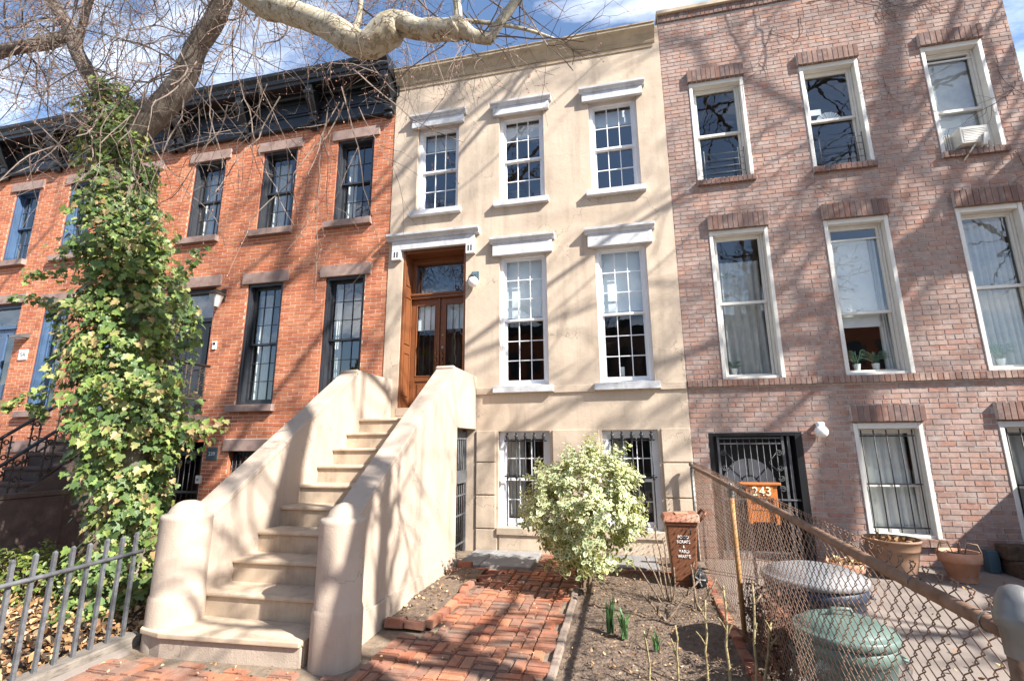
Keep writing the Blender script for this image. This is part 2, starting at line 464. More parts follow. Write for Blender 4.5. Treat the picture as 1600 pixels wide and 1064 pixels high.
MAT['steel'] = M('grey_steel', (0.30, 0.31, 0.33), 0.35, 0.1, 20, [], 0.5, 0.8)
MAT['acbody'] = M('ivory_appliance', (0.62, 0.60, 0.54), 0.5, 0.1, 6, [], 0.35)
MAT['bark'] = M('dark_bark', (0.165, 0.137, 0.112), 0.9, 0.35, 9, [(30, .012), (90, .004)], 0.15, alt=(0.30, 0.26, 0.21), alt_scale=7, stretch=(1, 1, .35))
MAT['twig'] = M('grey_brown_twig', (0.165, 0.128, 0.105), 0.85, 0.35, 3, [], 0.15)
MAT['bud'] = M('pink_bud', (0.40, 0.20, 0.155), 0.8, 0.3, 30, [], 0.2)
MAT['cane'] = M('rose_cane', (0.30, 0.245, 0.125), 0.7, 0.3, 12, [], 0.3, alt=(0.20, 0.13, 0.08), alt_scale=9)
MAT['deadstem'] = M('dead_stem', (0.20, 0.145, 0.10), 0.85, 0.3, 12, [], 0.2)
MAT['vine'] = M('bare_vine', (0.11, 0.075, 0.06), 0.85, 0.3, 12, [], 0.2)
MAT['deadleaf'] = M('dead_leaf', None, 0.85, 0.15, 20, [], 0.2,
    pal=[(.36, .215, .10), (.29, .155, .07), (.42, .28, .15), (.22, .12, .06), (.39, .255, .13), (.32, .165, .07), (.46, .34, .21), (.16, .09, .05)])

MAT['deadcreeper'] = M('dead_creeper_leaf', None, 0.85, 0.2, 20, [], 0.2, pal=[(.15, .06, .035), (.11, .05, .035), (.19, .085, .05), (.08, .04, .03)])

def leaf_mat(name, pal, rough=0.4, trans=0.25, var=0.12):
    m, t, b = new_mat(name)
    k = len(pal)
    c = ramp(t, island(t), [(i / k, p) for i, p in enumerate(pal)], 'CONSTANT')
    f = ramp(t, noise(t, 9, 3, .5), [(0.3, (1 - var,) * 3), (0.7, (1 + var,) * 3)])
    c = mixc(t, 1.0, c, f, 'MULTIPLY')
    t.links.new(c, b.inputs['Base Color'])
    b.inputs['Roughness'].default_value = rough
    b.inputs['Specular IOR Level'].default_value = 0.32
    tr = N(t, 'ShaderNodeBsdfTranslucent')
    t.links.new(mixc(t, 1.0, c, (1.5, 1.5, .7), 'MULTIPLY'), tr.inputs['Color'])
    ms = N(t, 'ShaderNodeMixShader'); ms.inputs[0].default_value = trans
    t.links.new(b.outputs[0], ms.inputs[1]); t.links.new(tr.outputs[0], ms.inputs[2])
    t.links.new(ms.outputs[0], t.nodes['Material Output'].inputs['Surface'])
    return m
MAT['ivy'] = leaf_mat('ivy_leaf', [(.115, .175, .042), (.16, .23, .056), (.08, .135, .04), (.205, .27, .07), (.10, .16, .055), (.25, .29, .09), (.145, .20, .066), (.055, .098, .034), (.29, .29, .11), (.09, .145, .044), (.30, .22, .10)], 0.46)
MAT['varieg_edge'] = leaf_mat('cream_leaf_margin', [(.58, .57, .38), (.52, .53, .33), (.62, .61, .45), (.50, .52, .30), (.56, .53, .32)], 0.4, .3)
MAT['varieg_mid'] = leaf_mat('green_leaf_middle', [(.15, .22, .09), (.11, .18, .075), (.20, .27, .12), (.13, .21, .11), (.24, .29, .12)], 0.4, .3)
MAT['hedge'] = leaf_mat('hedge_leaf', [(.12, .165, .03), (.16, .20, .035), (.09, .135, .028), (.20, .22, .045), (.075, .115, .03)], 0.4)
MAT['daff'] = leaf_mat('daffodil_leaf', [(.09, .19, .075), (.075, .16, .07), (.12, .22, .09)], 0.4)
MAT['house_plant'] = leaf_mat('houseplant_leaf', [(.12, .2, .11), (.18, .26, .15), (.09, .16, .09)], 0.5)

def wood_mat(name, a, b_, rough):
    m, t, b = new_mat(name)
    f = noise(t, 7, 6, .65, stretch=(9, 9, 1.0))
    c = ramp(t, f, [(.25, a), (.5, b_), (.75, tuple(.7 * x for x in a))])
    t.links.new(c, b.inputs['Base Color']); b.inputs['Roughness'].default_value = rough
    b.inputs['Specular IOR Level'].default_value = .4
    b.inputs['Coat Weight'].default_value = .15
    b.inputs['Coat Roughness'].default_value = .25
    bump(t, b, f, .3, .002)
    return m
MAT['wood'] = wood_mat('varnished_oak', (.125, .040, .016), (.195, .07, .026), .38)
MAT['wooddark'] = wood_mat('dark_varnished_oak', (.13, .045, .018), (.20, .075, .028), .35)

def plane_bark():
    m, t, b = new_mat('mottled_plane_bark')
    geo = N(t, 'ShaderNodeNewGeometry')
    v = N(t, 'ShaderNodeTexVoronoi'); v.inputs['Scale'].default_value = 13; v.inputs['Randomness'].default_value = 1
    mp_ = N(t, 'ShaderNodeMapping'); mp_.inputs['Scale'].default_value = (.7, 1, 1.2)
    nz = noise(t, 9, 4, .6)
    va = N(t, 'ShaderNodeVectorMath', operation='ADD')
    t.links.new(geo.outputs['Position'], mp_.inputs[0])
    t.links.new(mp_.outputs[0], va.inputs[0]); t.links.new(nz, va.inputs[1])
    t.links.new(va.outputs[0], v.inputs['Vector'])
    sc = N(t, 'ShaderNodeSeparateColor'); t.links.new(v.outputs['Color'], sc.inputs[0])
    c = ramp(t, sc.outputs[0], [(0, (.37, .33, .25)), (.3, (.32, .285, .20)), (.5, (.41, .38, .31)), (.66, (.25, .21, .135)), (.82, (.18, .13, .08)), (.92, (.36, .32, .25))], 'CONSTANT')
    f = ramp(t, noise(t, 30, 5, .6), [(.3, (.8,) * 3), (.7, (1.1,) * 3)])
    c = mixc(t, 1, c, f, 'MULTIPLY')
    t.links.new(c, b.inputs['Base Color']); b.inputs['Roughness'].default_value = .8
    b.inputs['Specular IOR Level'].default_value = .25
    bump(t, b, sc.outputs[0], .35, .006)
    return m
MAT['plane'] = plane_bark()

def glass_mat(name, ior=.1, tint=(.86, .9, .9), wob=0.06):
    m, t, b = new_mat(name)
    t.nodes.remove(b)
    tr = N(t, 'ShaderNodeBsdfTransparent'); tr.inputs['Color'].default_value = tint + (1,)
    gl = N(t, 'ShaderNodeBsdfGlossy'); gl.inputs['Roughness'].default_value = 0.0
    lw = N(t, 'ShaderNodeLayerWeight'); lw.inputs['Blend'].default_value = .5
    pw = N(t, 'ShaderNodeMath', operation='POWER'); pw.inputs[1].default_value = 5.0
    t.links.new(lw.outputs['Facing'], pw.inputs[0])
    fr = N(t, 'ShaderNodeMath', operation='MULTIPLY_ADD'); fr.inputs[1].default_value = 1 - ior; fr.inputs[2].default_value = ior
    t.links.new(pw.outputs[0], fr.inputs[0])
    bp = N(t, 'ShaderNodeBump'); bp.inputs['Strength'].default_value = wob; bp.inputs['Distance'].default_value = .05
    t.links.new(noise(t, 3.5, 2, .5), bp.inputs['Height'])
    t.links.new(bp.outputs[0], gl.inputs['Normal'])
    ms = N(t, 'ShaderNodeMixShader')
    t.links.new(fr.outputs[0], ms.inputs[0]); t.links.new(tr.outputs[0], ms.inputs[1]); t.links.new(gl.outputs[0], ms.inputs[2])
    t.links.new(ms.outputs[0], t.nodes['Material Output'].inputs['Surface'])
    return m
MAT['glass'] = glass_mat('window_glass', .19, wob=.03)
MAT['glass_clear'] = glass_mat('clear_window_glass', .085, wob=.02)
MAT['glass_mid'] = glass_mat('storm_window_glass', .12, wob=.03)
MAT['bag'] = glass_mat('clear_plastic_bag', .06, (.85, .87, .9), .9)

FY = 7.5                       # plane of the row of facades
def g(y):                      # the yards fall gently to the street
    return -0.024 * (FY - min(max(y, -2.0), FY))

# ------------------------------------------------------------------ ground
def sheet(name, x0, x1, y0, y1, off, mat, nx=1, ny=12, lump=0.0, seed=1):
    mb = MB(); r = np.random.default_rng(seed)
    mb.smooth = lump > 0
    xs = np.linspace(x0, x1, nx + 1); ys = np.linspace(y0, y1, ny + 1)
    for y in ys:
        for x in xs:
            z = g(y) + off
            if lump:
                z += lump * (sin(x * 9.1 + y * 5.3) * .4 + sin(x * 23.7 - y * 19.1) * .25 + (r.random() - .5) * 1.0)
            mb.v.append((x, y, z))
    w = nx + 1
    for j in range(ny):
        for i in range(nx):
            mb.face((j * w + i, j * w + i + 1, (j + 1) * w + i + 1, (j + 1) * w + i))
    return tag(mb.build(name, mat), kind='structure')

mb = MB()
rows = [-500, -120, -30, -2] + list(np.linspace(-1.5, 7.5, 10)) + [30, 500]
for y in rows:
    mb.v.extend([(-500, y, g(y) - .06), (500, y, g(y) - .06)])
for i in range(len(rows) - 1):
    mb.face((2 * i, 2 * i + 1, 2 * i + 3, 2 * i + 2))
tag(mb.build('ground', MAT['ground']), kind='structure')
sheet('road', -200, 200, -16, -6.0, -.035, MAT['asphalt'])
sheet('sidewalk', -60, 60, -5.6, 2.0, 0.0, MAT['concrete'], 1, 16)
mb = MB()
mb.hexa([(-60, -6, -.36), (60, -6, -.36), (60, -5.6, -.36), (-60, -5.6, -.36), (-60, -6, -.215), (60, -6, -.215), (60, -5.6, -.215), (-60, -5.6, -.215)])
tag(mb.build('kerb', MAT['curbstone']), kind='structure')
sheet('concrete_yard', 0.97, 16, 2.004, 7.5, 0.0, MAT['concrete'], 1, 12)
sheet('path_bed', -4.16, -0.60, 2.004, 7.5, -0.022, MAT['sand'], 1, 12)
sheet('garden_bed', -0.60, 0.97, 2.004, 7.5, 0.0, MAT['soil'], 44, 150, .016, 3)
sheet('leafy_yard', -16, -4.16, 2.004, 7.5, 0.0, MAT['leafsoil'], 90, 50, .03, 4)

# ------------------------------------------------------------------ walls and bricks
def wall_mesh(x0, x1, z0, z1, Y, openings, depth):
    mb = MB()
    xs = sorted({x0, x1} | {o[0] for o in openings} | {o[1] for o in openings})
    zs = sorted({z0, z1} | {o[2] for o in openings} | {o[3] for o in openings})
    for i in range(len(xs) - 1):
        for j in range(len(zs) - 1):
            cx, cz = (xs[i] + xs[i + 1]) / 2, (zs[j] + zs[j + 1]) / 2
            if any(o[0] < cx < o[1] and o[2] < cz < o[3] for o in openings):
                continue
            mb.poly([(xs[i], Y, zs[j]), (xs[i + 1], Y, zs[j]), (xs[i + 1], Y, zs[j + 1]), (xs[i], Y, zs[j + 1])])
    mb.cm = 1
    for a, b, c, d in openings:
        mb.poly([(a, Y, c), (a, Y, d), (a, Y + depth, d), (a, Y + depth, c)])
        mb.poly([(b, Y, d), (b, Y, c), (b, Y + depth, c), (b, Y + depth, d)])
        mb.poly([(a, Y, d), (b, Y, d), (b, Y + depth, d), (a, Y + depth, d)])
        mb.poly([(b, Y, c), (a, Y, c), (a, Y + depth, c), (b, Y + depth, c)])
    return mb

unit = MB().box(-.5, .5, 0, 1, -.5, .5, skip='k')
def brick_pieces(x0, x1, z0, z1, excl, L, H, J, header=0, seed=1):
    r = random.Random(seed)
    out = []
    ph = H + J; k = 0; z = z0 + J
    while z + H < z1 + .01:
        head = header and k % header == header - 1
        bl = (L - J) / 2 if head else L
        off = (0.0 if k % 2 else -(bl + J) / 2) + r.uniform(-.012, .012)
        x = x0 + off
        while x < x1:
            a, b = max(x, x0), min(x + bl, x1)
            x += bl + J
            if b - a < .025: continue
            segs = [(a, b, z, z + H)]
            for (ex0, ex1, ez0, ez1) in excl:
                ns = []
                for (sa, sb, sc, sd) in segs:
                    if sb <= ex0 or sa >= ex1 or sd <= ez0 or sc >= ez1:
                        ns.append((sa, sb, sc, sd)); continue
                    if sa < ex0: ns.append((sa, ex0, sc, sd))
                    if sb > ex1: ns.append((ex1, sb, sc, sd))
                    m0, m1 = max(sa, ex0), min(sb, ex1)
                    if sd > ez1 + .014: ns.append((m0, m1, ez1, sd))
                    if sc < ez0 - .014: ns.append((m0, m1, sc, ez0))
                segs = ns
            for s_ in segs:
                if s_[1] - s_[0] > .022: out.append(s_)
        z += ph; k += 1
    return out

def lay_bricks(pieces, Y, proud, mat, parent, seed, near=300):
    r = random.Random(seed)
    c = Vector((0, 0, 1.55))
    def size(p):
        q = Vector(((p[0] + p[1]) / 2, Y, (p[2] + p[3]) / 2)) - c
        inframe = 1.0 if (-14 < q.x < 5.6 and q.z < 7.2) else .2
        return inframe * (p[1] - p[0]) * (p[3] - p[2]) * abs(q.y) / q.length ** 3
    pieces = sorted(pieces, key=size, reverse=True)
    me = unit.mesh('brick'); me.materials.append(mat)
    for p in pieces[:near]:
        d = proud + r.uniform(-.0015, .002)
        inst('brick', me, ((p[0] + p[1]) / 2, Y - d, (p[2] + p[3]) / 2 + r.uniform(-.0012, .0012)), (p[1] - p[0], d, p[3] - p[2]), (0, r.uniform(-.006, .006), 0), parent)
    mb = MB()
    for p in pieces[near:]:
        d = proud + r.uniform(-.0015, .002); j = r.uniform(-.0012, .0012)
        mb.box(p[0], p[1], Y - d, Y, p[2] + j, p[3] + j, skip='k')
    o = mb.build('bricks', mat, parent); o['kind'] = 'stuff'

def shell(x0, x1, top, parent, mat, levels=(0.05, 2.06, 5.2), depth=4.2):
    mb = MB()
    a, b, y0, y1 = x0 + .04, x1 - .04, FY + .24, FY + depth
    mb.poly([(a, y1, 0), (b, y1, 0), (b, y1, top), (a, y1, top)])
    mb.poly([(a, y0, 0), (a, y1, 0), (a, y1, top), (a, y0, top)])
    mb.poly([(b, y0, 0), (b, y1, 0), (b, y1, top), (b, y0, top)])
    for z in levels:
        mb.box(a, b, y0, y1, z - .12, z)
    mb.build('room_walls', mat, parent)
    rf = MB().box(x0 + .02, x1 - .02, FY + .1, FY + depth + .2, top - .12, top)
    rf.build('roof', MAT['roof'], parent)
    # the outer faces of the house behind its front
    ob = MB()
    for x in (x0 + .01, x1 - .01):
        ob.poly([(x, FY + .02, -.1), (x, FY + depth + .2, -.1), (x, FY + depth + .2, top - .01), (x, FY + .02, top - .01)])
    ob.poly([(x0 + .01, FY + depth + .2, -.1), (x1 - .01, FY + depth + .2, -.1), (x1 - .01, FY + depth + .2, top - .01), (x0 + .01, FY + depth + .2, top - .01)])
    ob.build('outer_shell', MAT['redmortar'], parent)

# ------------------------------------------------------------------ windows
pane_me = {}
def pane(x0, x1, z0, z1, y, parent, mat):
    if mat.name not in pane_me:
        mb = MB(); mb.poly([(-.5, 0, -.5), (.5, 0, -.5), (.5, 0, .5), (-.5, 0, .5)])
        me = mb.mesh('pane'); me.materials.append(mat); pane_me[mat.name] = me
    return inst('pane', pane_me[mat.name], ((x0 + x1) / 2, y, (z0 + z1) / 2), (x1 - x0, 1, z1 - z0),
                (R_.uniform(-.006, .006), 0, R_.uniform(-.008, .008)), parent)

def sash(x0, x1, z0, z1, y, cols, rows, fm, gm, win, st=.042, bot=.055, mun=.014, th=.035, name='sash'):
    mb = MB()
    mb.box(x0, x0 + st, y, y + th, z0, z1); mb.box(x1 - st, x1, y, y + th, z0, z1)
    mb.box(x0 + st, x1 - st, y + .001, y + th - .001, z0, z0 + bot); mb.box(x0 + st, x1 - st, y + .001, y + th - .001, z1 - st, z1)
    ix0, ix1, iz0, iz1 = x0 + st, x1 - st, z0 + bot, z1 - st
    for c in range(1, cols):
        xx = ix0 + (ix1 - ix0) * c / cols
        mb.box(xx - mun / 2, xx + mun / 2, y + .006, y + th - .008, iz0, iz1)
    for r in range(1, rows):
        zz = iz0 + (iz1 - iz0) * r / rows
        mb.box(ix0, ix1, y + .008, y + th - .010, zz - mun / 2, zz + mun / 2)
    mb.build(name, fm, win)
    for c in range(cols):
        for r in range(rows):
            pane(ix0 + (ix1 - ix0) * c / cols, ix0 + (ix1 - ix0) * (c + 1) / cols, iz0 + (iz1 - iz0) * r / rows, iz0 + (iz1 - iz0) * (r + 1) / rows,
                 y + th * .55, win, gm)

def dh_window(house, x0, x1, z0, z1, fm, gm, setback=.09, fw=.05, cols=3, rows=2, split=.5, fd=.10, mun=.014, st=.042, cill=.03, so=.045):
    mb = MB(); y = FY + setback
    mb.box(x0, x0 + fw, y, y + fd, z0, z1); mb.box(x1 - fw, x1, y, y + fd, z0, z1)
    mb.box(x0 + fw, x1 - fw, y + .001, y + fd, z1 - fw, z1); mb.box(x0 + fw, x1 - fw, y + .001, y + fd, z0, z0 + cill)
    # thin stop bead inside the frame
    b = .014
    mb.box(x0 + fw, x0 + fw + b, y + .022, y + .04, z0 + cill, z1 - fw); mb.box(x1 - fw - b, x1 - fw, y + .022, y + .04, z0 + cill, z1 - fw)
    win = mb.build('window', fm, house)
    zm = z0 + cill + (z1 - fw - z0 - cill) * split
    sash(x0 + fw, x1 - fw, zm - .018, z1 - fw, y + so, cols, rows, fm, gm, win, st=st, bot=.036, mun=mun)
    sash(x0 + fw + .003, x1 - fw - .003, z0 + cill, zm + .018, y + so + .038, cols, rows, fm, gm, win, st=st, bot=.07, mun=mun)
    return win

def curtain(win, x0, x1, z0, z1, y, mat, waves=7, amp=.025, name='curtain'):
    mb = MB(); mb.smooth = True
    n = waves * 8
    for k in range(5):
        f = k / 4
        for i in range(n + 1):
            u = i / n
            a = amp * (.6 + .4 * f)
            mb.v.append((x0 + (x1 - x0) * u + .01 * sin(u * 17 + f * 3), y + a * sin(u * waves * 2 * pi + .6 * sin(f * 4)), z1 + (z0 - z1) * f))
    w = n + 1
    for k in range(4):
        for i in range(n):
            mb.face((k * w + i, k * w + i + 1, (k + 1) * w + i + 1, (k + 1) * w + i))
    mb.build(name, mat, win)

# ------------------------------------------------------------------ cream house
CX0, CX1 = -3.93, 0.945
cream = thing('cream_rowhouse', ((CX0 + CX1) / 2, FY, 0), 'cream stucco rowhouse with double wooden doors between two brick houses', 'house')
CW = [(-3.45, -2.65, 5.64, 7.34), (-1.89, -1.09, 5.64, 7.34), (-.30, .50, 5.64, 7.34)]
CP = [(-1.89, -1.09, 2.45, 4.67), (-.30, .50, 2.45, 4.67)]
CD = (-3.65, -2.48, 2.13, 4.92)
CB = [(-1.91, -1.10, .33, 1.74), (-.31, .49, .33, 1.74)]
CG = (-3.5, -2.5, -.02, 1.74)
wall_mesh(CX0, CX1, -.15, 8.5, FY - .012, CW + CP + [CD] + CB + [CG], .22).build('wall', [MAT['stucco'], MAT['stucco']], cream)
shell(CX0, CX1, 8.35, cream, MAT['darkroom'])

def lintel(house, x0, x1, z0, body, cap):
    mb = MB()
    y = FY - .012
    mb.box(x0 - .105, x1 + .105, y - .065, y, z0, z0 + body)
    mb.prism_x([(y, z0 + body + .001), (y - .075, z0 + body + .001), (y - .085, z0 + body + cap * .35), (y - .12, z0 + body + cap * .62), (y - .125, z0 + body + cap), (y, z0 + body + cap + .012)], x0 - .15, x1 + .15)
    return mb.build('lintel', MAT['marble'], house, bevel=.004)

def stone_sill(house, x0, x1, z0, z1, p=.085, mat='marble', y=None):
    y = FY - .012 if y is None else y
    mb = MB()
    mb.prism_x([(y + .12, z0), (y - p, z0), (y - p, z1 - .012), (y + .12, z1)], x0, x1)
    return mb.build('sill', MAT[mat], house, bevel=.006)

for i, (a, b, c, d) in enumerate(CW):
    w = dh_window(cream, a, b, c, d, MAT['white'], MAT['glass'], .07, .055, 3, 2)
    lintel(w, a, b, 7.31, .15, .09)
    stone_sill(w, a - .09, b + .07, 5.535, 5.642)
    MB().box(a + .06, b - .06, FY + .30, FY + .31, 7.02, 7.30).build('shade', MAT['shade'], w)
for i, (a, b, c, d) in enumerate(CP):
    w = dh_window(cream, a, b, c, d, MAT['white'], MAT['glass_clear'], .055, .055, 3, 3)
    lintel(w, a, b, 4.64, .21, .10)
    stone_sill(w, a - .09, b + .07, 2.335, 2.452, .09)
    MB().box(a + .06, b - .06, FY + .19, FY + .198, 3.60, 4.64).build('shade', MAT['shade'], w)
MB().box(.0, .07, FY + .25, FY + .30, 2.55, 2.72).build('candle_box', MAT['print'], w)

# door surround, transom and leaves
mb = MB()
a, b, c, d = CD
y = FY - .012
mb.box(a - .19, b + .17, y - .07, y, d - .012, 5.08)
mb.box(a - .19, a - .018, y - .07, y, 4.73, d - .013); mb.box(b + .012, b + .17, y - .07, y, 4.73, d - .013)
mb.prism_x([(y, 5.081), (y - .085, 5.081), (y - .095, 5.115), (y - .15, 5.15), (y - .155, 5.19), (y, 5.205)], a - .28, b + .25)
lin = mb.build('door_lintel', MAT['marble'], cream, bevel=.004)
for xs in (a - .135, a - .085, b + .06, b + .11):
    MB().box(xs - .011, xs + .011, y - .0725, y - .069, 4.775, 4.875).build('groove_shade', MAT['blackpaint'], lin)  # black strips on the face, painted in for the shade of incised grooves
wood_y = FY + .34
mb = MB()
mb.box(a, a + .045, FY + .004, wood_y + .1, c + .012, d - .001)
mb.box(b - .045, b, FY + .004, wood_y + .1, c + .012, d - .001)
mb.box(a + .046, b - .046, FY + .02, wood_y + .1, d - .06, d - .002)
for z0_, z1_ in ((2.35, 3.1), (3.25, 4.1), (4.3, 4.75)):      # panel mouldings of the reveal
    mb.box(a + .045, a + .058, FY + .06, FY + .075, z0_, z1_); mb.box(a + .045, a + .058, FY + .27, FY + .285, z0_, z1_)
    mb.box(a + .045, a + .058, FY + .0755, FY + .2695, z0_, z0_ + .015); mb.box(a + .045, a + .058, FY + .0755, FY + .2695, z1_ - .015, z1_)
fr = mb.build('door_frame', MAT['wood'], cream, bevel=.003)
mb = MB()
mb.box(a + .046, b - .046, wood_y - .06, wood_y + .09, 4.10, 4.20)
mb.box(a + .046, b - .046, wood_y - .085, wood_y - .061, 4.155, 4.19)
mb.box(a + .046, b - .046, wood_y - .04, wood_y + .08, 4.76, 4.858)
mb.box(a + .046, a + .11, wood_y - .02, wood_y + .06, 4.201, 4.759); mb.box(b - .11, b - .046, wood_y - .02, wood_y + .06, 4.201, 4.759)
tr = mb.build('transom', MAT['wooddark'], cream, bevel=.004)
pane(a + .11, b - .11, 4.2, 4.76, wood_y + .03, tr, MAT['glass'])
xm = (a + b) / 2 + .01
def leaf(x0, x1, hinge):
    mb = MB(); st = .085
    z0_, z1_ = c + .03, 4.098
    mb.box(x0, x0 + st, wood_y, wood_y + .05, z0_, z1_); mb.box(x1 - st, x1, wood_y, wood_y + .05, z0_, z1_)
    mb.box(x0 + st, x1 - st, wood_y + .001, wood_y + .05, z0_, z0_ + .14); mb.box(x0 + st, x1 - st, wood_y + .001, wood_y + .05, z1_ - .10, z1_)
    mb.box(x0 + st, x1 - st, wood_y + .001, wood_y + .05, 2.62, 2.70)
    mb.box(x0 + st, x1 - st, wood_y + .018, wood_y + .045, z0_ + .14, 2.62)
    mb.box(x0 + st + .05, x1 - st - .05, wood_y + .006, wood_y + .0185, z0_ + .18, 2.58)
    for q in (x0 + st, x1 - st - .018):                       # glazing beads
        mb.box(q, q + .018, wood_y - .006, wood_y + .02, 2.70, z1_ - .10)
    mb.box(x0 + st + .019, x1 - st - .019, wood_y - .006, wood_y + .02, 2.70, 2.718); mb.box(x0 + st + .019, x1 - st - .019, wood_y - .006, wood_y + .02, z1_ - .118, z1_ - .10)
    o = mb.build('door', MAT['wood'], cream, bevel=.004)
    pane(x0 + st, x1 - st, 2.70, z1_ - .10, wood_y + .03, o, MAT['glass_clear'])
    MB().box(x0 + st, x1 - st, wood_y + .10, wood_y + .104, 3.55, z1_ - .08).build('blind', MAT['shade'], o)
    for f in (.33, .66):
        xx = x0 + st + (x1 - x0 - 2 * st) * f
        MB().box(xx - .007, xx + .007, wood_y + .075, wood_y + .085, 2.70, z1_ - .10).build('guard_bar', MAT['iron'], o)
    return o
dl = leaf(a + .05, xm - .003, -1); dr = leaf(xm + .003, b - .05, 1)
mb = MB(); mb.box(xm - .035, xm - .004, wood_y - .03, wood_y - .001, c + .05, 4.09)
mb.build('astragal', MAT['wood'], dl, bevel=.006)
mb = MB(); mb.lathe(0, 0, [(.0005, .02), (.02, .018), (.028, .0)], 14)
for z_, mt in ((3.42, 'brass'), (3.20, 'steel')):
    o = inst('lock', mb.mesh('lock'), (xm + .05, wood_y - .002, z_), (1, 1, 1), (radians(90), 0, 0), dr); o.data.materials.append(MAT[mt])
for s_, dd in ((-.055, dl), (.05, dr)):                        # carved escutcheons
    mb = MB()
    for k in range(4):
        zz = 2.92 + k * .06
        mb.sphere((xm + s_ + .012 * (-1) ** k, wood_y - .012, zz), .026, 8)
    mb.tube([(xm + s_, wood_y - .01, 2.86), (xm + s_, wood_y - .035, 2.92), (xm + s_, wood_y - .035, 3.10), (xm + s_, wood_y - .01, 3.15)], .009, 6)
    mb.build('carved_handle', MAT['wooddark'] if s_ > 0 else MAT['wood'], dd)
mb = MB().box(a - .02, b + .02, FY - .02, wood_y + .1, c - .12, c + .011)
mb.build('threshold', MAT['stoop'], cream, bevel=.006)
# wooden wall inside the vestibule
MB().box(a - .2, b + .2, FY + 1.3, FY + 1.33, c, 4.7).build('vestibule_wall', MAT['wooddark'], cream)

# belt course, rusticated basement blocks, string line, cornice
for x0, x1 in ((-2.268, -1.98), (-1.02, -.39), (.57, CX1 - .001)):
    MB().box(x0, x1, FY - .042, FY - .012, 2.318, 2.425).build('belt_course', MAT['stucco'], cream, bevel=.006)
for x0, x1 in ((-2.262, -1.955), (-1.055, -.355), (.535, CX1 - .004)):
    for z0, z1 in ((.31, .775), (.795, 1.262), (1.282, 1.752)):
        MB().box(x0, x1, FY - .036, FY - .011, z0, z1).build('stone_block', MAT['stucco'], cream, bevel=.008)
for x0, x1 in ((-2.262, -1.93), (-1.9, -.33), (-.30, CX1 - .004)):
    MB().box(x0, x1, FY - .034, FY - .011, -.1, .292).build('stone_block', MAT['stucco'], cream, bevel=.008)
for (a, b, c, d) in CB:
    stone_sill(cream, a - .02, b + .02, .225, .335, .05, 'stucco')
mb = MB(); y = FY - .012
mb.prism_x([(y + .05, 8.30), (y - .02, 8.30), (y - .03, 8.325), (y - .035, 8.36), (y - .06, 8.40), (y - .10, 8.47), (y - .13, 8.50), (y - .15, 8.53), (y - .15, 8.575), (y - .165, 8.58), (y - .165, 8.60), (y + .3, 8.615), (y + .3, 8.30)], CX0 + .003, CX1 - .07)
mb.prism_x([(y, 8.215), (y - .016, 8.218), (y - .020, 8.245), (y, 8.25)], CX0 + .003, CX1 - .11)
mb.build('cornice', MAT['cornstone'], cream, recalc=True)
MB().box(CX0 + .004, CX1 - .004, y - .0, y + .3, 8.49, 8.64).build('parapet', MAT['stucco'], cream)

# basement windows and their iron bars
for (a, b, c, d) in CB:
    w = dh_window(cream, a, b, c, d, MAT['white'], MAT['glass_clear'], .06, .075, 3, 2)
    curtain(w, a + .08, a + .36, c + .1, d - .08, FY + .32, MAT['drape'], 4)
def window_guard(house, x0, x1, z0, z1, n, y, finial=True):
    gd = group_part('window_guard', ((x0 + x1) / 2, y, z0), house)
    for zz in (z1 - .13, (z0 + z1) / 2 + .03):
        MB().box(x0, x1, y - .004, y + .004, zz - .011, zz + .011).build('crossbar', MAT['iron'], gd)
    for i in range(n):
        xx = x0 + (x1 - x0) * (i + .5) / n + (.04 * (i / (n - 1) - .5))
        mb = MB()
        mb.tube([(xx, y - .012, z0 + .01), (xx, y - .012, z1 - .05)], .0085, 6)
        zz = (z0 + z1) / 2 + .03
        mb.lathe(xx, y - .012, [(.009, zz - .05), (.02, zz - .03), (.013, zz - .01), (.024, zz), (.013, zz + .012), (.02, zz + .03), (.009, zz + .05)], 8)
        if finial:
            zt = z1 - .09
            mb.lathe(xx, y - .012, [(.009, zt - .03), (.024, zt), (.018, zt + .015), (.034, zt + .05), (.006, zt + .052)], 8)
            mb.sphere((xx, y - .012, zt + .072), .02, 8)
        mb.build('bar', MAT['iron'], gd)
    return gd
for (a, b, c, d) in CB:
    window_guard(cream, a + .10, b - .05, c + .02, d - .02, 5, FY - .005)

# wall lamp by the door
lamp = thing('wall_lamp', (-2.30, FY - .05, 4.25), 'white globe lamp on dark bracket beside the wooden double door', 'wall lamp')
mb = MB().box(-2.365, -2.245, FY - .045, FY - .012, 4.26, 4.40); mb.prism_x([(FY - .04, 4.40), (FY - .10, 4.33), (FY - .10, 4.27), (FY - .04, 4.26)], -2.345, -2.265)
mb.build('bracket', MAT['slateplate'], lamp, recalc=True)
MB().sphere((-2.315, FY - .125, 4.19), .088, 20).build('globe', MAT['globe'], lamp)
MB().lathe(-2.315, FY - .115, [(.05, 4.255), (.052, 4.275), (.03, 4.30)], 14).build('collar', MAT['iron'], lamp)

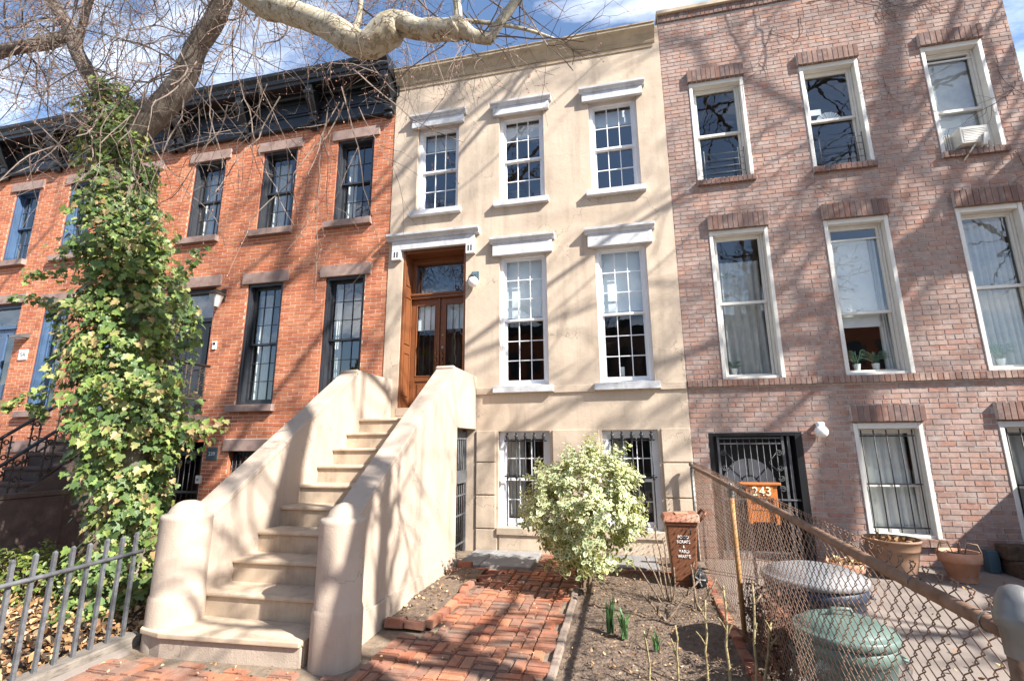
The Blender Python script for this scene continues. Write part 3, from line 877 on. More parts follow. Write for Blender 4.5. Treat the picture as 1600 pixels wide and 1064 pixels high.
# ------------------------------------------------------------------ stoop of the cream house
ZL, YN, TR, RI = 1.92, 6.47, .311, .205
SX0, SX1 = -3.745, -2.50
stoop = thing('stoop', (-3.1, 5.2, g(5.2)), 'pinkish cream masonry stoop with domed newel posts climbing to wooden doors', 'stoop')
for k in range(9, -1, -1):
    yf = YN - TR * k; zt = ZL - RI * k
    mb = MB()
    ext = 0.0
    yb = yf + TR + .06 if k else FY - .014
    zb = (zt - RI + .001) if k < 9 else -.3
    x0, x1 = SX0 - .01, SX1 + .01
    mb.box(x0, x1, yf + .028, yb, zb, zt - .042)
    st = mb.build('step', MAT['tread'], stoop)
    mb = MB()
    mb.prism_x([(yb, zt - .0415), (yf + .012, zt - .0415), (yf + .002, zt - .034), (yf, zt - .022), (yf + .004, zt - .008), (yf + .016, zt), (yb, zt)], x0, x1)
    mb.build('tread', MAT['tread'], st, recalc=True)
# broad bottom step running in front of the left newel
z9 = ZL - RI * 9
mb = MB()
pr = [(-2.50, 3.64), (-3.3, 3.60), (-3.75, 3.58), (-4.0, 3.64), (-4.10, 3.78), (-4.10, 4.0), (-2.5, 4.0)]
mb.prism_z([(x, y + .03) for x, y in pr], -.3, z9 - .044)
bs = mb.build('bottom_step', MAT['stoop'], stoop, recalc=True, bevel=.01)
mb = MB(); mb.prism_z(pr, z9 - .043, z9 + .002)
mb.build('tread', MAT['tread'], bs, recalc=True, bevel=.014, seg=3)

def cheek(x0, x1, hole):
    zy = lambda y: .93 + (y - 3.95) * (2.575 - .93) / (6.33 - 3.95)
    mb = MB()
    y_end = FY - .014
    up = [(y_end, 2.615), (6.42, 2.62), (6.37, 2.60), (6.33, zy(6.33) - .03), (3.80, zy(3.80) - .03)]
    if hole:
        prof = [(3.80, -.3), (6.58, -.3), (6.58, 1.775), (y_end, 1.775)] + up
    else:
        prof = [(3.80, -.3), (y_end, -.3)] + up
    mb.prism_x(prof, x0, x1)
    ck = mb.build('cheek_wall', MAT['stoop'], stoop, recalc=True, bevel=.012, seg=3)
    cp = MB()
    e = .012
    y0_, y1_ = 3.84, 6.335
    ys = [(y0_, zy(y0_) - .06), (y1_, zy(y1_) - .06), (y1_ + .012, zy(y1_) - .01), (y1_, zy(y1_) + .0), (y0_, zy(y0_) + .0)]
    cp.prism_x(ys, x0 - e, x1 + e)
    cp.build('coping', MAT['stoop'], ck, recalc=True, bevel=.018, seg=3)
    cp = MB(); cp.tube([(x0 - e - .008, 6.35, 2.59), (x0, 6.352, 2.592), (x1, 6.352, 2.592), (x1 + e + .008, 6.35, 2.59)], [.026, .032, .032, .026], 14)
    cp.build('roll_end', MAT['stoop'], ck)
    # raised line of the stringer on the outer face
    return ck
ckr = cheek(SX1, -2.27, True)
ckl = cheek(-3.985, SX0, False)
mb = MB()
zy = lambda y: .93 + (y - 3.95) * (2.575 - .93) / (6.33 - 3.95)
mb.prism_x([(3.95, zy(3.95) - .20), (6.3, zy(6.3) - .20), (6.3, zy(6.3) - .055), (3.95, zy(3.95) - .055)], -2.271, -2.256)
mb.build('stringer_band', MAT['stoop'], ckr, recalc=True, bevel=.005)
mb = MB(); mb.box(-2.27, -2.245, 3.9, 6.575, -.25, .14)
mb.build('plinth', MAT['stoop'], ckr, bevel=.006)
def newel(cx, cy, r, zt, lab):
    z0 = g(cy) - .15
    mb = MB()
    mb.lathe(cx, cy, [(r + .016, z0), (r + .014, .27), (r + .006, .30), (r, .31), (r, zt - .155), (r + .002, zt - .135), (r - .012, zt - .118), (r - .045, zt - .112),
                      (r - .052, zt - .10), (r - .075, zt - .055), (r - .115, zt - .02), (r - .155, zt - .004), (.001, zt)], 40)
    mb.build('newel', MAT['stoop'], stoop)
newel(-2.285, 3.80, .182, 1.085, '')
newel(-3.885, 3.86, .205, 1.07, '')

# iron gate under the landing
gate = group_part('stoop_gate', (-2.42, 7.0, 0), stoop)
MB().box(-2.46, -2.42, 6.60, 6.635, -.02, 1.76).build('gate_post', MAT['greyiron'], gate)
MB().box(-2.46, -2.42, 7.44, 7.475, -.02, 1.76).build('gate_post', MAT['greyiron'], gate)
MB().box(-2.455, -2.425, 6.636, 7.439, 1.62, 1.74).build('gate_head', MAT['greyiron'], gate)
for i in range(9):
    yy = 6.68 + i * .088
    MB().tube([(-2.44, yy, .03), (-2.44, yy, 1.62)], .008, 6).build('bar', MAT['greyiron'], gate)
for zz in (.12, .52, .80, 1.1):
    MB().box(-2.452, -2.428, 6.636, 7.439, zz - .01, zz + .01).build('rail', MAT['greyiron'], gate)
MB().box(-2.47, -2.39, 6.95, 7.40, .98, 1.16).build('lock_box', MAT['greyiron'], gate, bevel=.006)
MB().box(-3.70, -2.52, 6.6, 6.62, -.1, 1.7).build('under_wall', MAT['stoop'], gate)

# ------------------------------------------------------------------ brown brick house
BX0, BX1 = 0.95, 5.86
brown = thing('brown_brick_rowhouse', ((BX0 + BX1) / 2, FY, 0), 'mottled brown brick rowhouse with ivory window frames right of cream house', 'house')
BA = [(1.36, 2.19, 5.60, 7.38), (3.02, 3.84, 5.60, 7.38), (4.69, 5.47, 5.60, 7.38)]
BP = [(1.45, 2.28, 2.44, 4.74), (3.04, 3.87, 2.44, 4.74), (4.70, 5.48, 2.44, 4.74)]
BG = (1.18, 2.39, -.02, 1.68)
BB = [(3.03, 3.84, .34, 1.79), (4.68, 5.46, .34, 1.79)]
bw = wall_mesh(BX0, BX1, -.15, 8.86, FY + .007, BA + BP + [BG] + BB, .22).build('wall', [MAT['brownmortar'], MAT['brownreveal']], brown)
shell(BX0, BX1, 8.7, brown, MAT['interior'], depth=4.2)
soldiers = []
excl = [o for o in BA + BP + [BG] + BB]
for (a, b, c, d) in BA: soldiers.append((a - .02, b + .02, d, d + .215))
for (a, b, c, d) in BP: soldiers.append((a - .01, b + .02, d, d + .235))
for (a, b, c, d) in BB: soldiers.append((a - .02, b + .04, d + .02, d + .235))
excl += soldiers
excl += [(BX0, BX1, 2.335, 2.435), (BX0, BX1, 8.66, 9)]
excl += [(a - .01, b + .02, 5.51, 5.60) for a, b, c, d in BA] + [(a - .02, b + .05, .25, .34) for a, b, c, d in BB]
lay_bricks(brick_pieces(BX0, BX1, .0, 8.62, excl, .204, .0575, .0125, 6, 5), FY + .007, .007, MAT['brownbrick'], bw, 5)
def row_of_bricks(name, x0, x1, z0, z1, y0, y1, w, mat, house, seed):
    r = random.Random(seed)
    back = MB().box(x0 + .004, x1 - .004, y0 + .010, y1, z0 + .004, z1 - .004)
    o = back.build(name, MAT['brownmortar'], house)
    n = max(1, round((x1 - x0) / w)); s = (x1 - x0) / n
    me = MB().box(-.5, .5, 0, 1, -.5, .5).mesh('brick'); me.materials.append(mat)
    for i in range(n):
        dy = r.uniform(-.003, .003)
        inst('brick', me, (x0 + (i + .5) * s, y0 + dy, (z0 + z1) / 2 + r.uniform(-.002, .002)), (s - .011, y1 - y0 - .002, z1 - z0), (0, r.uniform(-.012, .012), 0), o)
    return o
for i, (a, b, c, d) in enumerate(soldiers):
    row_of_bricks('lintel', a, b, c, d, FY - .065, FY + .04, .072, MAT['soldier'], brown, 20 + i)
for i, (a, b, c, d) in enumerate(BA):
    row_of_bricks('sill', a - .01, b + .02, 5.51, 5.598, FY - .06, FY + .05, .068, MAT['soldier'], brown, 40 + i)
for i, (a, b, c, d) in enumerate(BB):
    row_of_bricks('sill', a - .02, b + .05, .25, .338, FY - .05, FY + .05, .11, MAT['sillbrick'], brown, 50 + i)
row_of_bricks('belt_course', BX0 + .002, BX1, 2.338, 2.433, FY - .055, FY + .03, .068, MAT['sillbrick'], brown, 60)
row_of_bricks('parapet_course', BX0 + .002, BX1, 8.665, 8.80, FY - .03, FY + .03, .07, MAT['soldier'], brown, 61)
mb = MB(); mb.prism_x([(FY - .075, 8.802), (FY - .075, 8.87), (FY + .3, 8.90), (FY + .3, 8.802)], BX0 - .02, BX1 + .02)
mb.build('coping', MAT['coping'], brown, recalc=True, bevel=.005)

def alu_window(house, a, b, c, d, split, storm=False, drop=0.0):
    mb = MB(); y = FY - .012; fw = .052
    mb.box(a, a + fw, y, FY + .20, c, d); mb.box(b - fw, b, y, FY + .20, c, d)
    mb.box(a + fw, b - fw, y + .004, FY + .20, d - .075, d); mb.box(a + fw, b - fw, y + .03, FY + .20, c, c + .04)
    mb.box(a + fw, a + fw + .03, FY + .10, FY + .19, c + .04, d - .075); mb.box(b - fw - .03, b - fw, FY + .10, FY + .19, c + .04, d - .075); mb.box(a + fw + .031, b - fw - .031, FY + .10, FY + .19, d - .105, d - .076)
    win = mb.build('window', MAT['ivory'], house, bevel=.006)
    ya = FY + .115; fw += .03
    z0, z1 = c + .04, d - .105
    zm = z0 + (z1 - z0) * split
    zt = z1
    if drop: MB().box(a + fw + .002, b - fw - .002, ya - .02, ya - .001, z1 - drop - .02, z1 - drop).build('storm_rail', MAT['ivory'], win)
    drop = 0
    sash(a + fw + .004, b - fw - .004, zm - .02 - drop, zt, ya, 1, 1, MAT['ivory'], MAT['glass_mid'], win, st=.032, bot=.04)
    sash(a + fw + .006, b - fw - .006, z0, zm + .02, ya + .036, 1, 1, MAT['ivory'], MAT['glass_mid'], win, st=.032, bot=.045)
    return win
wA = [alu_window(brown, *BA[0], .5), alu_window(brown, *BA[1], .5), alu_window(brown, *BA[2], .42, drop=.10)]
wP = [alu_window(brown, *BP[0], .52), alu_window(brown, *BP[1], .40, drop=.18), alu_window(brown, *BP[2], .52)]
wB = [alu_window(brown, *BB[0], .46), alu_window(brown, *BB[1], .46)]
# white shade and fan in the middle upper window, curtains, blinds
MB().box(3.12, 3.33, FY + .205, FY + .21, 6.62, 6.72).build('white_card', MAT['print'], wA[1])
mb = MB()
for k in range(15):
    t0, t1 = pi * k / 15, pi * (k + .8) / 15
    mb.poly([(3.42, FY + .2 + .006 * (k % 2), 6.46), (3.42 + .19 * cos(t0), FY + .2 + .006 * (k % 2), 6.46 + .19 * sin(t0)), (3.42 + .19 * cos(t1), FY + .206 + .006 * (k % 2), 6.46 + .19 * sin(t1))])
mb.build('paper_fan', MAT['print'], wA[1])
MB().box(4.79, 5.37, FY + .225, FY + .23, 6.0, 7.22).build('shade', MAT['drape'], wA[2])
MB().box(4.79, 5.15, FY + .215, FY + .22, 5.9, 6.25).build('filler_board', MAT['acbody'], wA[2])
curtain(wP[0], 1.54, 2.18, 2.5, 4.3, FY + .27, MAT['drape'], 6)
MB().box(3.14, 3.66, FY + .215, FY + .22, 3.15, 4.5).build('shade', MAT['curtain'], wP[1])
curtain(wP[1], 3.66, 3.78, 2.5, 4.5, FY + .26, MAT['curtain'], 3)
curtain(wP[2], 4.79, 5.40, 2.5, 4.6, FY + .26, MAT['drape'], 8, .03)
curtain(wB[0], 3.12, 3.74, .4, 1.68, FY + .25, MAT['curtain'], 6, .03)
curtain(wB[1], 4.77, 5.38, .4, 1.68, FY + .25, MAT['drape'], 6, .03)
# plants behind glass
def indoor_plant(win, x, z, n, L, spread, seed, pot=True):
    r = random.Random(seed); mb = MB()
    for i in range(n):
        a_ = r.uniform(0, 2 * pi); e = r.uniform(.3, 1.2)
        dx, dz = cos(a_) * spread, sin(e)
        p0 = Vector((x + r.uniform(-.02, .02), FY + .205, z))
        p1 = p0 + Vector((dx * L * .5, .02 * sin(a_), dz * L * .7)); p2 = p0 + Vector((dx * L, .03 * sin(a_), dz * L * .75 - .1 * L * r.random()))
        w = .007
        mb.poly([p0, p1 + Vector((w, 0, w)), p2, p1 - Vector((w, 0, w))])
    mb.build('houseplant', MAT['house_plant'], win)
    if pot:
        MB().lathe(x, FY + .22, [(.035, z - .1), (.05, z)], 12).build('flower_pot', MAT['print'], win)
indoor_plant(wP[0], 1.68, 4.0, 9, .24, .9, 1, False)
indoor_plant(wP[0], 1.66, 2.62, 14, .16, .8, 2)
indoor_plant(wP[1], 3.28, 2.62, 40, .30, .6, 3); indoor_plant(wP[1], 3.52, 2.62, 40, .26, .7, 4)
indoor_plant(wP[2], 5.0, 2.62, 30, .3, .7, 5)

def plain_guard(house, x0, x1, z0, z1, n, y, horiz=(0,)):
    gd = group_part('window_guard', ((x0 + x1) / 2, y, z0), house)
    for i in range(n):
        xx = x0 + (x1 - x0) * i / (n - 1)
        MB().tube([(xx, y, z0), (xx, y, z1)], .0075, 6).build('bar', MAT['iron'], gd)
    for zz in horiz:
        MB().box(x0 - .02, x1 + .02, y - .004, y + .004, zz - .009, zz + .009).build('crossbar', MAT['iron'], gd)
plain_guard(brown, 3.13, 3.73, .40, 1.70, 5, FY + .045, (.46, 1.0, 1.62))
plain_guard(brown, 4.78, 5.37, .40, 1.70, 5, FY + .045, (.46, 1.0, 1.62))
for (a, b) in ((1.50, 2.10), (3.17, 3.76)):                     # low child guards of the upper windows
    gd = group_part('child_guard', ((a + b) / 2, FY + .04, 5.68), brown)
    for xx in (a, b - .09, b - .005):
        MB().tube([(xx, FY + .045, 5.66), (xx, FY + .045, 6.14)], .0075, 6).build('post', MAT['greyiron'], gd)
    for k in range(4):
        zz = 5.74 + k * .11
        MB().tube([(a, FY + .045, zz), (b, FY + .045, zz)], .005, 5).build('rail', MAT['greyiron'], gd)

# entrance of the brown house: black frame, iron gate, door with fan light behind
a, b, c, d = BG
mb = MB()
mb.box(a + .002, a + .06, FY + .0, FY + .2, 0, d - .001); mb.box(b - .09, b - .002, FY + .0, FY + .2, 0, d - .001); mb.box(a + .061, b - .091, FY + .001, FY + .2, d - .045, d - .002)
mb.build('gate_frame', MAT['blackpaint'], brown)
gt = group_part('iron_gate', ((a + b) / 2, FY + .06, 0), brown)
gx0, gx1, gy = a + .13, b - .24, FY + .055
for xx in (gx0, gx1, gx1 + .075):
    MB().box(xx - .016, xx + .016, gy - .016, gy + .016, .02, d - .05).build('stile', MAT['greyiron'], gt)
for zz in (.10, .78, d - .075, d - .15):
    MB().box(gx0 + .0165, gx1 - .0165, gy - .01, gy + .01, zz - .01, zz + .01).build('rail', MAT['greyiron'], gt)
MB().box(gx1 - .1, b - .1, gy - .03, gy - .012, .77, .79).build('latch_bar', MAT['greyiron'], gt)
for i in range(9):
    xx = gx0 + (gx1 - gx0) * (i + 1) / 10
    MB().tube([(xx, gy, .1), (xx, gy, d - .075)], .0065, 6).build('bar', MAT['greyiron'], gt)
def scroll(cx, cz, r, sgn, up):
    pts = []
    for k in range(22):
        t_ = k / 21; ang = t_ * 3.4 * pi
        rr = r * (1 - .78 * t_)
        pts.append((cx + sgn * (rr * cos(ang)), gy - .012, cz + up * (rr * sin(ang))))
    return pts
for sx, xx in ((1, gx0 + .06), (-1, gx1 - .06)):
    for zz, up in ((1.40, 1), (1.20, -1), (1.06, -1), (.92, 1), (.62, 1)):
        MB().tube(scroll(xx, zz, .042, sx, up), .0045, 5).build('scroll', MAT['greyiron'], gt)
    MB().tube([(xx + sx * .04, gy - .012, 1.40), (xx + sx * .14, gy - .012, 1.27), (xx + sx * .04, gy - .012, 1.16)], .0045, 5).build('scroll', MAT['greyiron'], gt)
mb = MB().box(a + .1, b - .1, FY + .34, FY + .38, 0, d)
dd = mb.build('door', MAT['blackpaint'], brown)
mb = MB()
n = 20
cx, cz, rx, rz = (a + b) / 2 - .05, .92, .36, .40
pts = [(cx + rx * cos(pi * i / n), cz + rz * sin(pi * i / n)) for i in range(n + 1)]
mb.prism_y(pts, FY + .325, FY + .339)
fl = mb.build('fan_light', MAT['drape'], dd, recalc=True)
for ang in (45, 90, 135):
    MB().tube([(cx + .12 * cos(radians(ang)), FY + .32, cz + .14 * sin(radians(ang))), (cx + rx * cos(radians(ang)), FY + .32, cz + rz * sin(radians(ang)))], .008, 5).build('glazing_bar', MAT['blackpaint'], dd)
MB().tube([(cx + .14 * cos(t_), FY + .32, cz + .16 * sin(t_)) for t_ in np.linspace(0, pi, 12)], .008, 5).build('glazing_bar', MAT['blackpaint'], dd)

lamp = thing('wall_lamp', (2.60, FY - .05, 1.70), 'opal globe lamp on the brown brick wall beside iron gate', 'wall lamp')
MB().lathe(2.60, FY - .10, [(.052, 1.745), (.052, 1.80), (.03, 1.81), (.001, 1.812)], 16).build('collar', MAT['globe'], lamp)
MB().box(2.57, 2.63, FY - .10, FY - .001, 1.775, 1.80).build('arm', MAT['ivory'], lamp)
MB().sphere((2.60, FY - .11, 1.68), .085, 20).build('globe', MAT['globe'], lamp)

# air conditioner in the top right window
ac = thing('air_conditioner', (5.05, FY - .1, 5.62), 'ivory window air conditioner in top right window of brown house', 'air conditioner')
mb = MB().box(4.88, 5.22, FY - .13, FY + .09, 5.65, 5.90)
bd = mb.build('casing', MAT['acbody'], ac, bevel=.01)
for k in range(8):
    MB().box(4.91, 5.19, FY - .137, FY - .129, 5.68 + k * .025, 5.692 + k * .025).build('louvre', MAT['ivory'], bd)
mb = MB()
for k in range(6):
    mb.box(4.78 + k * .0145, 4.788 + k * .0145, FY + .03 + .012 * (k % 2), FY + .06 + .012 * (k % 2), 5.645, 5.90)
mb.build('side_panel', MAT['ivory'], ac)
mb = MB(); mb.hexa([(5.10, FY - .17, 5.58), (5.15, FY - .17, 5.58), (5.15, FY - .145, 5.58), (5.10, FY - .145, 5.58), (5.14, FY - .17, 5.76), (5.19, FY - .17, 5.76), (5.19, FY - .145, 5.76), (5.14, FY - .145, 5.76)])
mb.tube([(5.06, FY - .10, 5.645), (4.93, FY - .015, 5.44)], .012, 6)
mb.build('bracket', MAT['acbody'], ac)

# bare climbing stems on the brown wall
def crawl(mb, x, z, ang, L, r, lev, rr, y=FY - .012):
    n = max(4, int(L / .07)); pts = [(x, y, z)]; st = L / n
    for i in range(n):
        ang += rr.uniform(-.45, .45)
        x += cos(ang) * st; z += sin(ang) * st
        pts.append((x, y - rr.uniform(0, .008), z))
        if lev > 0 and rr.random() < .22:
            crawl(mb, x, z, ang + rr.choice((-1, 1)) * rr.uniform(.5, 1.2), L * rr.uniform(.3, .6), r * .65, lev - 1, rr, y)
    mb.tube(pts, np.linspace(r, r * .4, len(pts)), 4)
rr = random.Random(77)
mb = MB()
for (x, z, an, L) in ((3.3, 8.55, -.3, 1.6), (3.9, 8.6, -1.2, .9), (4.3, 8.6, -1.0, 1.0), (3.15, 8.3, -1.3, .9), (4.6, 8.5, -2.2, .8), (2.75, 8.2, -2.3, 1.0), (5.6, 7.0, -1.2, 1.1), (5.75, 6.6, -1.8, 1.3), (5.55, 5.5, -1.4, .9)):
    crawl(mb, x, z, an, L * .9, .0055, 2, rr)
for (x, z, an, L) in ((4.15, 7.0, -1.5, .9), (4.2, 6.8, -1.8, .5), (3.2, 5.15, 2.6, .5), (2.4, 7.4, -2.3, .8)):
    crawl(mb, x, z, an, L, .0035, 1, rr)
vine = mb.build('climbing_vine', MAT['vine']); tag(vine, 'bare brown vine stems clinging to upper brown brick wall', 'vine')

# ------------------------------------------------------------------ red brick houses
def bracket_cornice(house, x0, x1, brackets, zb=7.76, zt=8.70):
    y = FY - .02
    mb = MB()
    mb.box(x0 + .004, x1 - .004, y - .03, y + .05, zb, 8.36)                  # frieze
    mb.prism_x([(y, zb - .05), (y - .055, zb - .05), (y - .075, zb - .02), (y - .075, zb + .02), (y - .03, zb + .035), (y, zb + .035)], x0 + .002, x1 - .002)
    mb.prism_x([(y, 7.99), (y - .05, 7.993), (y - .05, 8.02), (y, 8.03)], x0 + .005, x1 - .005)
    fz = mb.build('cornice', MAT['blackpaint'], house, recalc=True)
    mb = MB()
    mb.prism_x([(y, 8.36), (y - .10, 8.36), (y - .12, 8.40), (y - .36, 8.44), (y - .37, 8.50), (y - .40, 8.51), (y - .42, 8.58), (y - .47, 8.64), (y - .48, 8.70), (y + .3, 8.74), (y + .3, 8.36)], x0, x1)
    mb.build('cornice_shelf', MAT['blackpaint'], fz, recalc=True)
    for xc in brackets:
        mb = MB(); w = .07
        prof = [(y, 7.64), (y - .06, 7.62), (y - .085, 7.67), (y - .08, 7.75), (y - .115, 7.81), (y - .13, 7.89), (y - .125, 7.96), (y - .20, 8.04), (y - .30, 8.14), (y - .34, 8.24), (y - .34, 8.42), (y, 8.42)]
        mb.prism_x(prof, xc - w, xc + w)
        for zz, yy, rr_ in ((7.675, .07, .045), (7.79, .09, .036), (7.94, .12, .042), (8.27, .33, .055)):
            mb.tube([(xc - w - .012, y - yy, zz), (xc + w + .012, y - yy, zz)], rr_, 10)
        mb.build('bracket', MAT['blackpaint'], fz, recalc=True)
    n = len(brackets)
    for i in range(n - 1):
        a_, b_ = brackets[i] + .16, brackets[i + 1] - .16
        mb = MB()
        mb.box(a_, b_, y - .045, y - .02, 8.06, 8.08); mb.box(a_, b_, y - .045, y - .02, 8.28, 8.30); mb.box(a_, a_ + .02, y - .045, y - .02, 8.0805, 8.2795); mb.box(b_ - .02, b_, y - .045, y - .02, 8.0805, 8.2795)
        mb.build('panel_moulding', MAT['blackpaint'], fz)

def bs_lintel(w, a, b, z0, z1, mat='brownstone'):
    return MB().box(a - .115, b + .115, FY - .035, FY + .05, z0, z1).build('lintel', MAT[mat], w, bevel=.008)

def red_house(name, x0, x1, label, uppers, parlors, doors, bases, fm, curtains, seed):
    h = thing(name, ((x0 + x1) / 2, FY, 0), label, 'house')
    ops = uppers + parlors + doors + bases
    w_ = wall_mesh(x0, x1, -.15, 8.3, FY + .005, ops, .22).build('wall', [MAT['redmortar'], MAT['redreveal']], h)
    shell(x0, x1, 8.35, h, MAT['interior'])
    ex = list(ops)
    for o in uppers: ex += [(o[0] - .115, o[1] + .115, o[3], o[3] + .20), (o[0] - .13, o[1] + .03, o[2] - .135, o[2])]
    for o in parlors: ex += [(o[0] - .115, o[1] + .115, o[3], o[3] + .215), (o[0] - .13, o[1] + .03, o[2] - .13, o[2])]
    for o in bases: ex += [(o[0] - .1, o[1] + .1, o[3], o[3] + .2)]
    lay_bricks(brick_pieces(x0, x1, .0, 7.84, ex, .2025, .0525, .0142, 0, seed), FY + .005, .005, MAT['redbrick'], w_, seed)
    wins = []
    for k, o in enumerate(uppers):
        w = dh_window(h, *o, fm, MAT['glass'], .025, .055, 3, 2, fd=.19, mun=.012, so=.11)
        bs_lintel(w, o[0], o[1], o[3] - .005, o[3] + .20)
        stone_sill(w, o[0] - .13, o[1] + .05, o[2] - .135, o[2] + .002, .10, 'brownstone', FY + .005)
        wins.append(w)
    for k, o in enumerate(parlors):
        w = dh_window(h, *o, fm, MAT['glass'], .025, .055, 3, 3, fd=.19, mun=.012, so=.11)
        bs_lintel(w, o[0], o[1], o[3] - .005, o[3] + .215)
        stone_sill(w, o[0] - .13, o[1] + .06, o[2] - .13, o[2] + .002, .10, 'brownstone', FY + .005)
        wins.append(w)
    for w, (xa, xb, za, zb) in curtains:
        curtain(wins[w], xa, xb, za, zb, FY + .30, MAT['curtain'], max(3, int((xb - xa) * 14)), .022)
    return h, wins
RX0, RX1 = -8.9, -3.935
UP = [(-5.13, -4.35, 5.64, 7.34), (-6.80, -6.02, 5.64, 7.34), (-8.46, -7.69, 5.64, 7.34)]
PA = [(-5.17, -4.38, 2.27, 4.55), (-6.83, -6.06, 2.27, 4.55)]
DO = [(-8.70, -7.55, 2.12, 4.58), (-8.28, -7.40, -.02, 1.62)]
BS = [(-6.85, -6.03, .35, 1.46)]
red, rw = red_house('red_brick_rowhouse', RX0, RX1, 'orange red brick rowhouse with black window sashes left of cream house', UP, PA, DO, BS, MAT['blackwood'],
    [(0, (-5.05, -4.85, 5.7, 7.2)), (1, (-6.72, -6.35, 5.7, 7.2)), (2, (-8.40, -7.75, 5.7, 7.2)), (3, (-5.1, -4.95, 2.3, 4.4)), (4, (-6.76, -6.45, 2.3, 4.4)), (4, (-6.35, -6.14, 2.3, 4.0))], 8)
bracket_cornice(red, RX0, RX1, [RX1 - .10, RX1 - 1.70, RX1 - 3.30, RX0 + .10])
bs_lintel(red, DO[0][0], DO[0][1], 4.575, 4.79); bs_lintel(red, BS[0][0], BS[0][1], 1.455, 1.66)
w = dh_window(red, *BS[0], MAT['blackwood'], MAT['glass_clear'], .12, .06, 1, 1)
curtain(w, -6.78, -6.1, .4, 1.4, FY + .33, MAT['curtain'], 8, .03)
plain_guard(red, -6.80, -6.08, .38, 1.44, 10, FY + .06, (.42, 1.22))
stone_sill(red, -6.95, -5.95, .24, .352, .09, 'brownstone', FY + .005)
mb = MB()
a, b, c, d = DO[0]
mb.box(a, a + .08, FY + .1, FY + .2, c, d); mb.box(b - .08, b, FY + .1, FY + .2, c, d); mb.box(a + .081, b - .081, FY + .101, FY + .2, d - .1, d); mb.box(a + .081, b - .081, FY + .101, FY + .2, 3.9, 3.98)
for q in (a + .08, (a + b) / 2 + .002):
    mb.box(q + .004, q + .49, FY + .15, FY + .19, c, 3.899)
    mb.box(q + .09, q + .40, FY + .135, FY + .151, c + .15, c + .7); mb.box(q + .09, q + .40, FY + .135, FY + .151, c + .85, 3.8)
dr_ = mb.build('door', MAT['blackwood'], red, bevel=.005)
pane(a + .08, b - .08, 3.98, d - .1, FY + .16, dr_, MAT['glass'])
# basement gate of the red house
a, b, c, d = DO[1]
gr = group_part('iron_gate', ((a + b) / 2, FY + .1, 0), red)
for (xa, xb, za, zb) in ((a + .01, a + .06, 0, 1.46), (b - .10, b - .03, 0, 1.46), (a + .061, b - .101, 1.38, 1.46), (a + .061, b - .101, .72, .76)):
    MB().box(xa, xb, FY + .08, FY + .12, za, zb).build('stile', MAT['iron'], gr)
for i in range(6):
    xx = a + .1 + i * .11
    MB().tube([(xx, FY + .10, .02), (xx, FY + .10, 1.38)], .008, 6).build('bar', MAT['iron'], gr)
gy = FY + .085
for xx, sx in ((a + .16, 1), (a + .34, 1), (a + .52, -1)):
    MB().tube(scroll(xx, 1.26, .04, sx, 1), .005, 5).build('scroll', MAT['iron'], gr)
MB().box(a, b, FY + .5, FY + .52, 0, 1.6).build('door_panel', MAT['blackpaint'], gr)

# plates on the red house
sg = thing('number_plate', (-7.2, FY - .01, 1.4), 'slate house number plate reading 239 beside basement gate', 'sign')
MB().box(-7.30, -7.075, FY - .018, FY - .003, 1.30, 1.515).build('plate', MAT['slateplate'], sg, bevel=.003)
text_obj('figures', '239', .095, MAT['print'], sg, (-7.187, FY - .0195, 1.408), (radians(90), 0, 0), .002)
bell = thing('doorbell', (-7.38, FY - .03, .97), 'small pale doorbell box on red brick below the 239 plate', 'doorbell')
MB().box(-7.43, -7.335, FY - .06, FY - .002, .90, 1.035).build('box', MAT['ivory'], bell, bevel=.01)
MB().box(-7.40, -7.36, FY - .065, FY - .059, .95, .985).build('button', MAT['brownstone'], bell)
icom = thing('intercom', (-7.42, FY - .02, 3.4), 'small white intercom panel on red brick behind the ivy', 'intercom')
MB().box(-7.46, -7.375, FY - .025, FY - .002, 3.32, 3.47).build('panel', MAT['print'], icom, bevel=.004)
MB().box(-7.445, -7.39, FY - .028, FY - .0245, 3.40, 3.45).build('screen', MAT['blackpaint'], icom)
lant = thing('lantern', (-7.38, FY - .15, 4.25), 'dark hipped wall lantern on red brick near the ivy', 'lantern')
mb = MB()
cx, cy = -7.36, FY - .16
mb.lathe(cx, cy, [(.16, 4.34), (.15, 4.36), (.05, 4.43), (.001, 4.45)], 4, pi / 4, pi / 4 + 2 * pi)
mb.build('hood', MAT['rustiron'], lant)
mb = MB(); mb.lathe(cx, cy, [(.06, 4.10), (.125, 4.34)], 4, pi / 4, pi / 4 + 2 * pi)
mb.build('glazing', MAT['drape'], lant)
mb = MB(); mb.box(cx - .02, cx + .02, FY - .16, FY - .002, 4.40, 4.43); mb.box(cx - .05, cx + .05, FY - .02, FY - .001, 4.25, 4.5)
mb.build('bracket', MAT['rustiron'], lant)

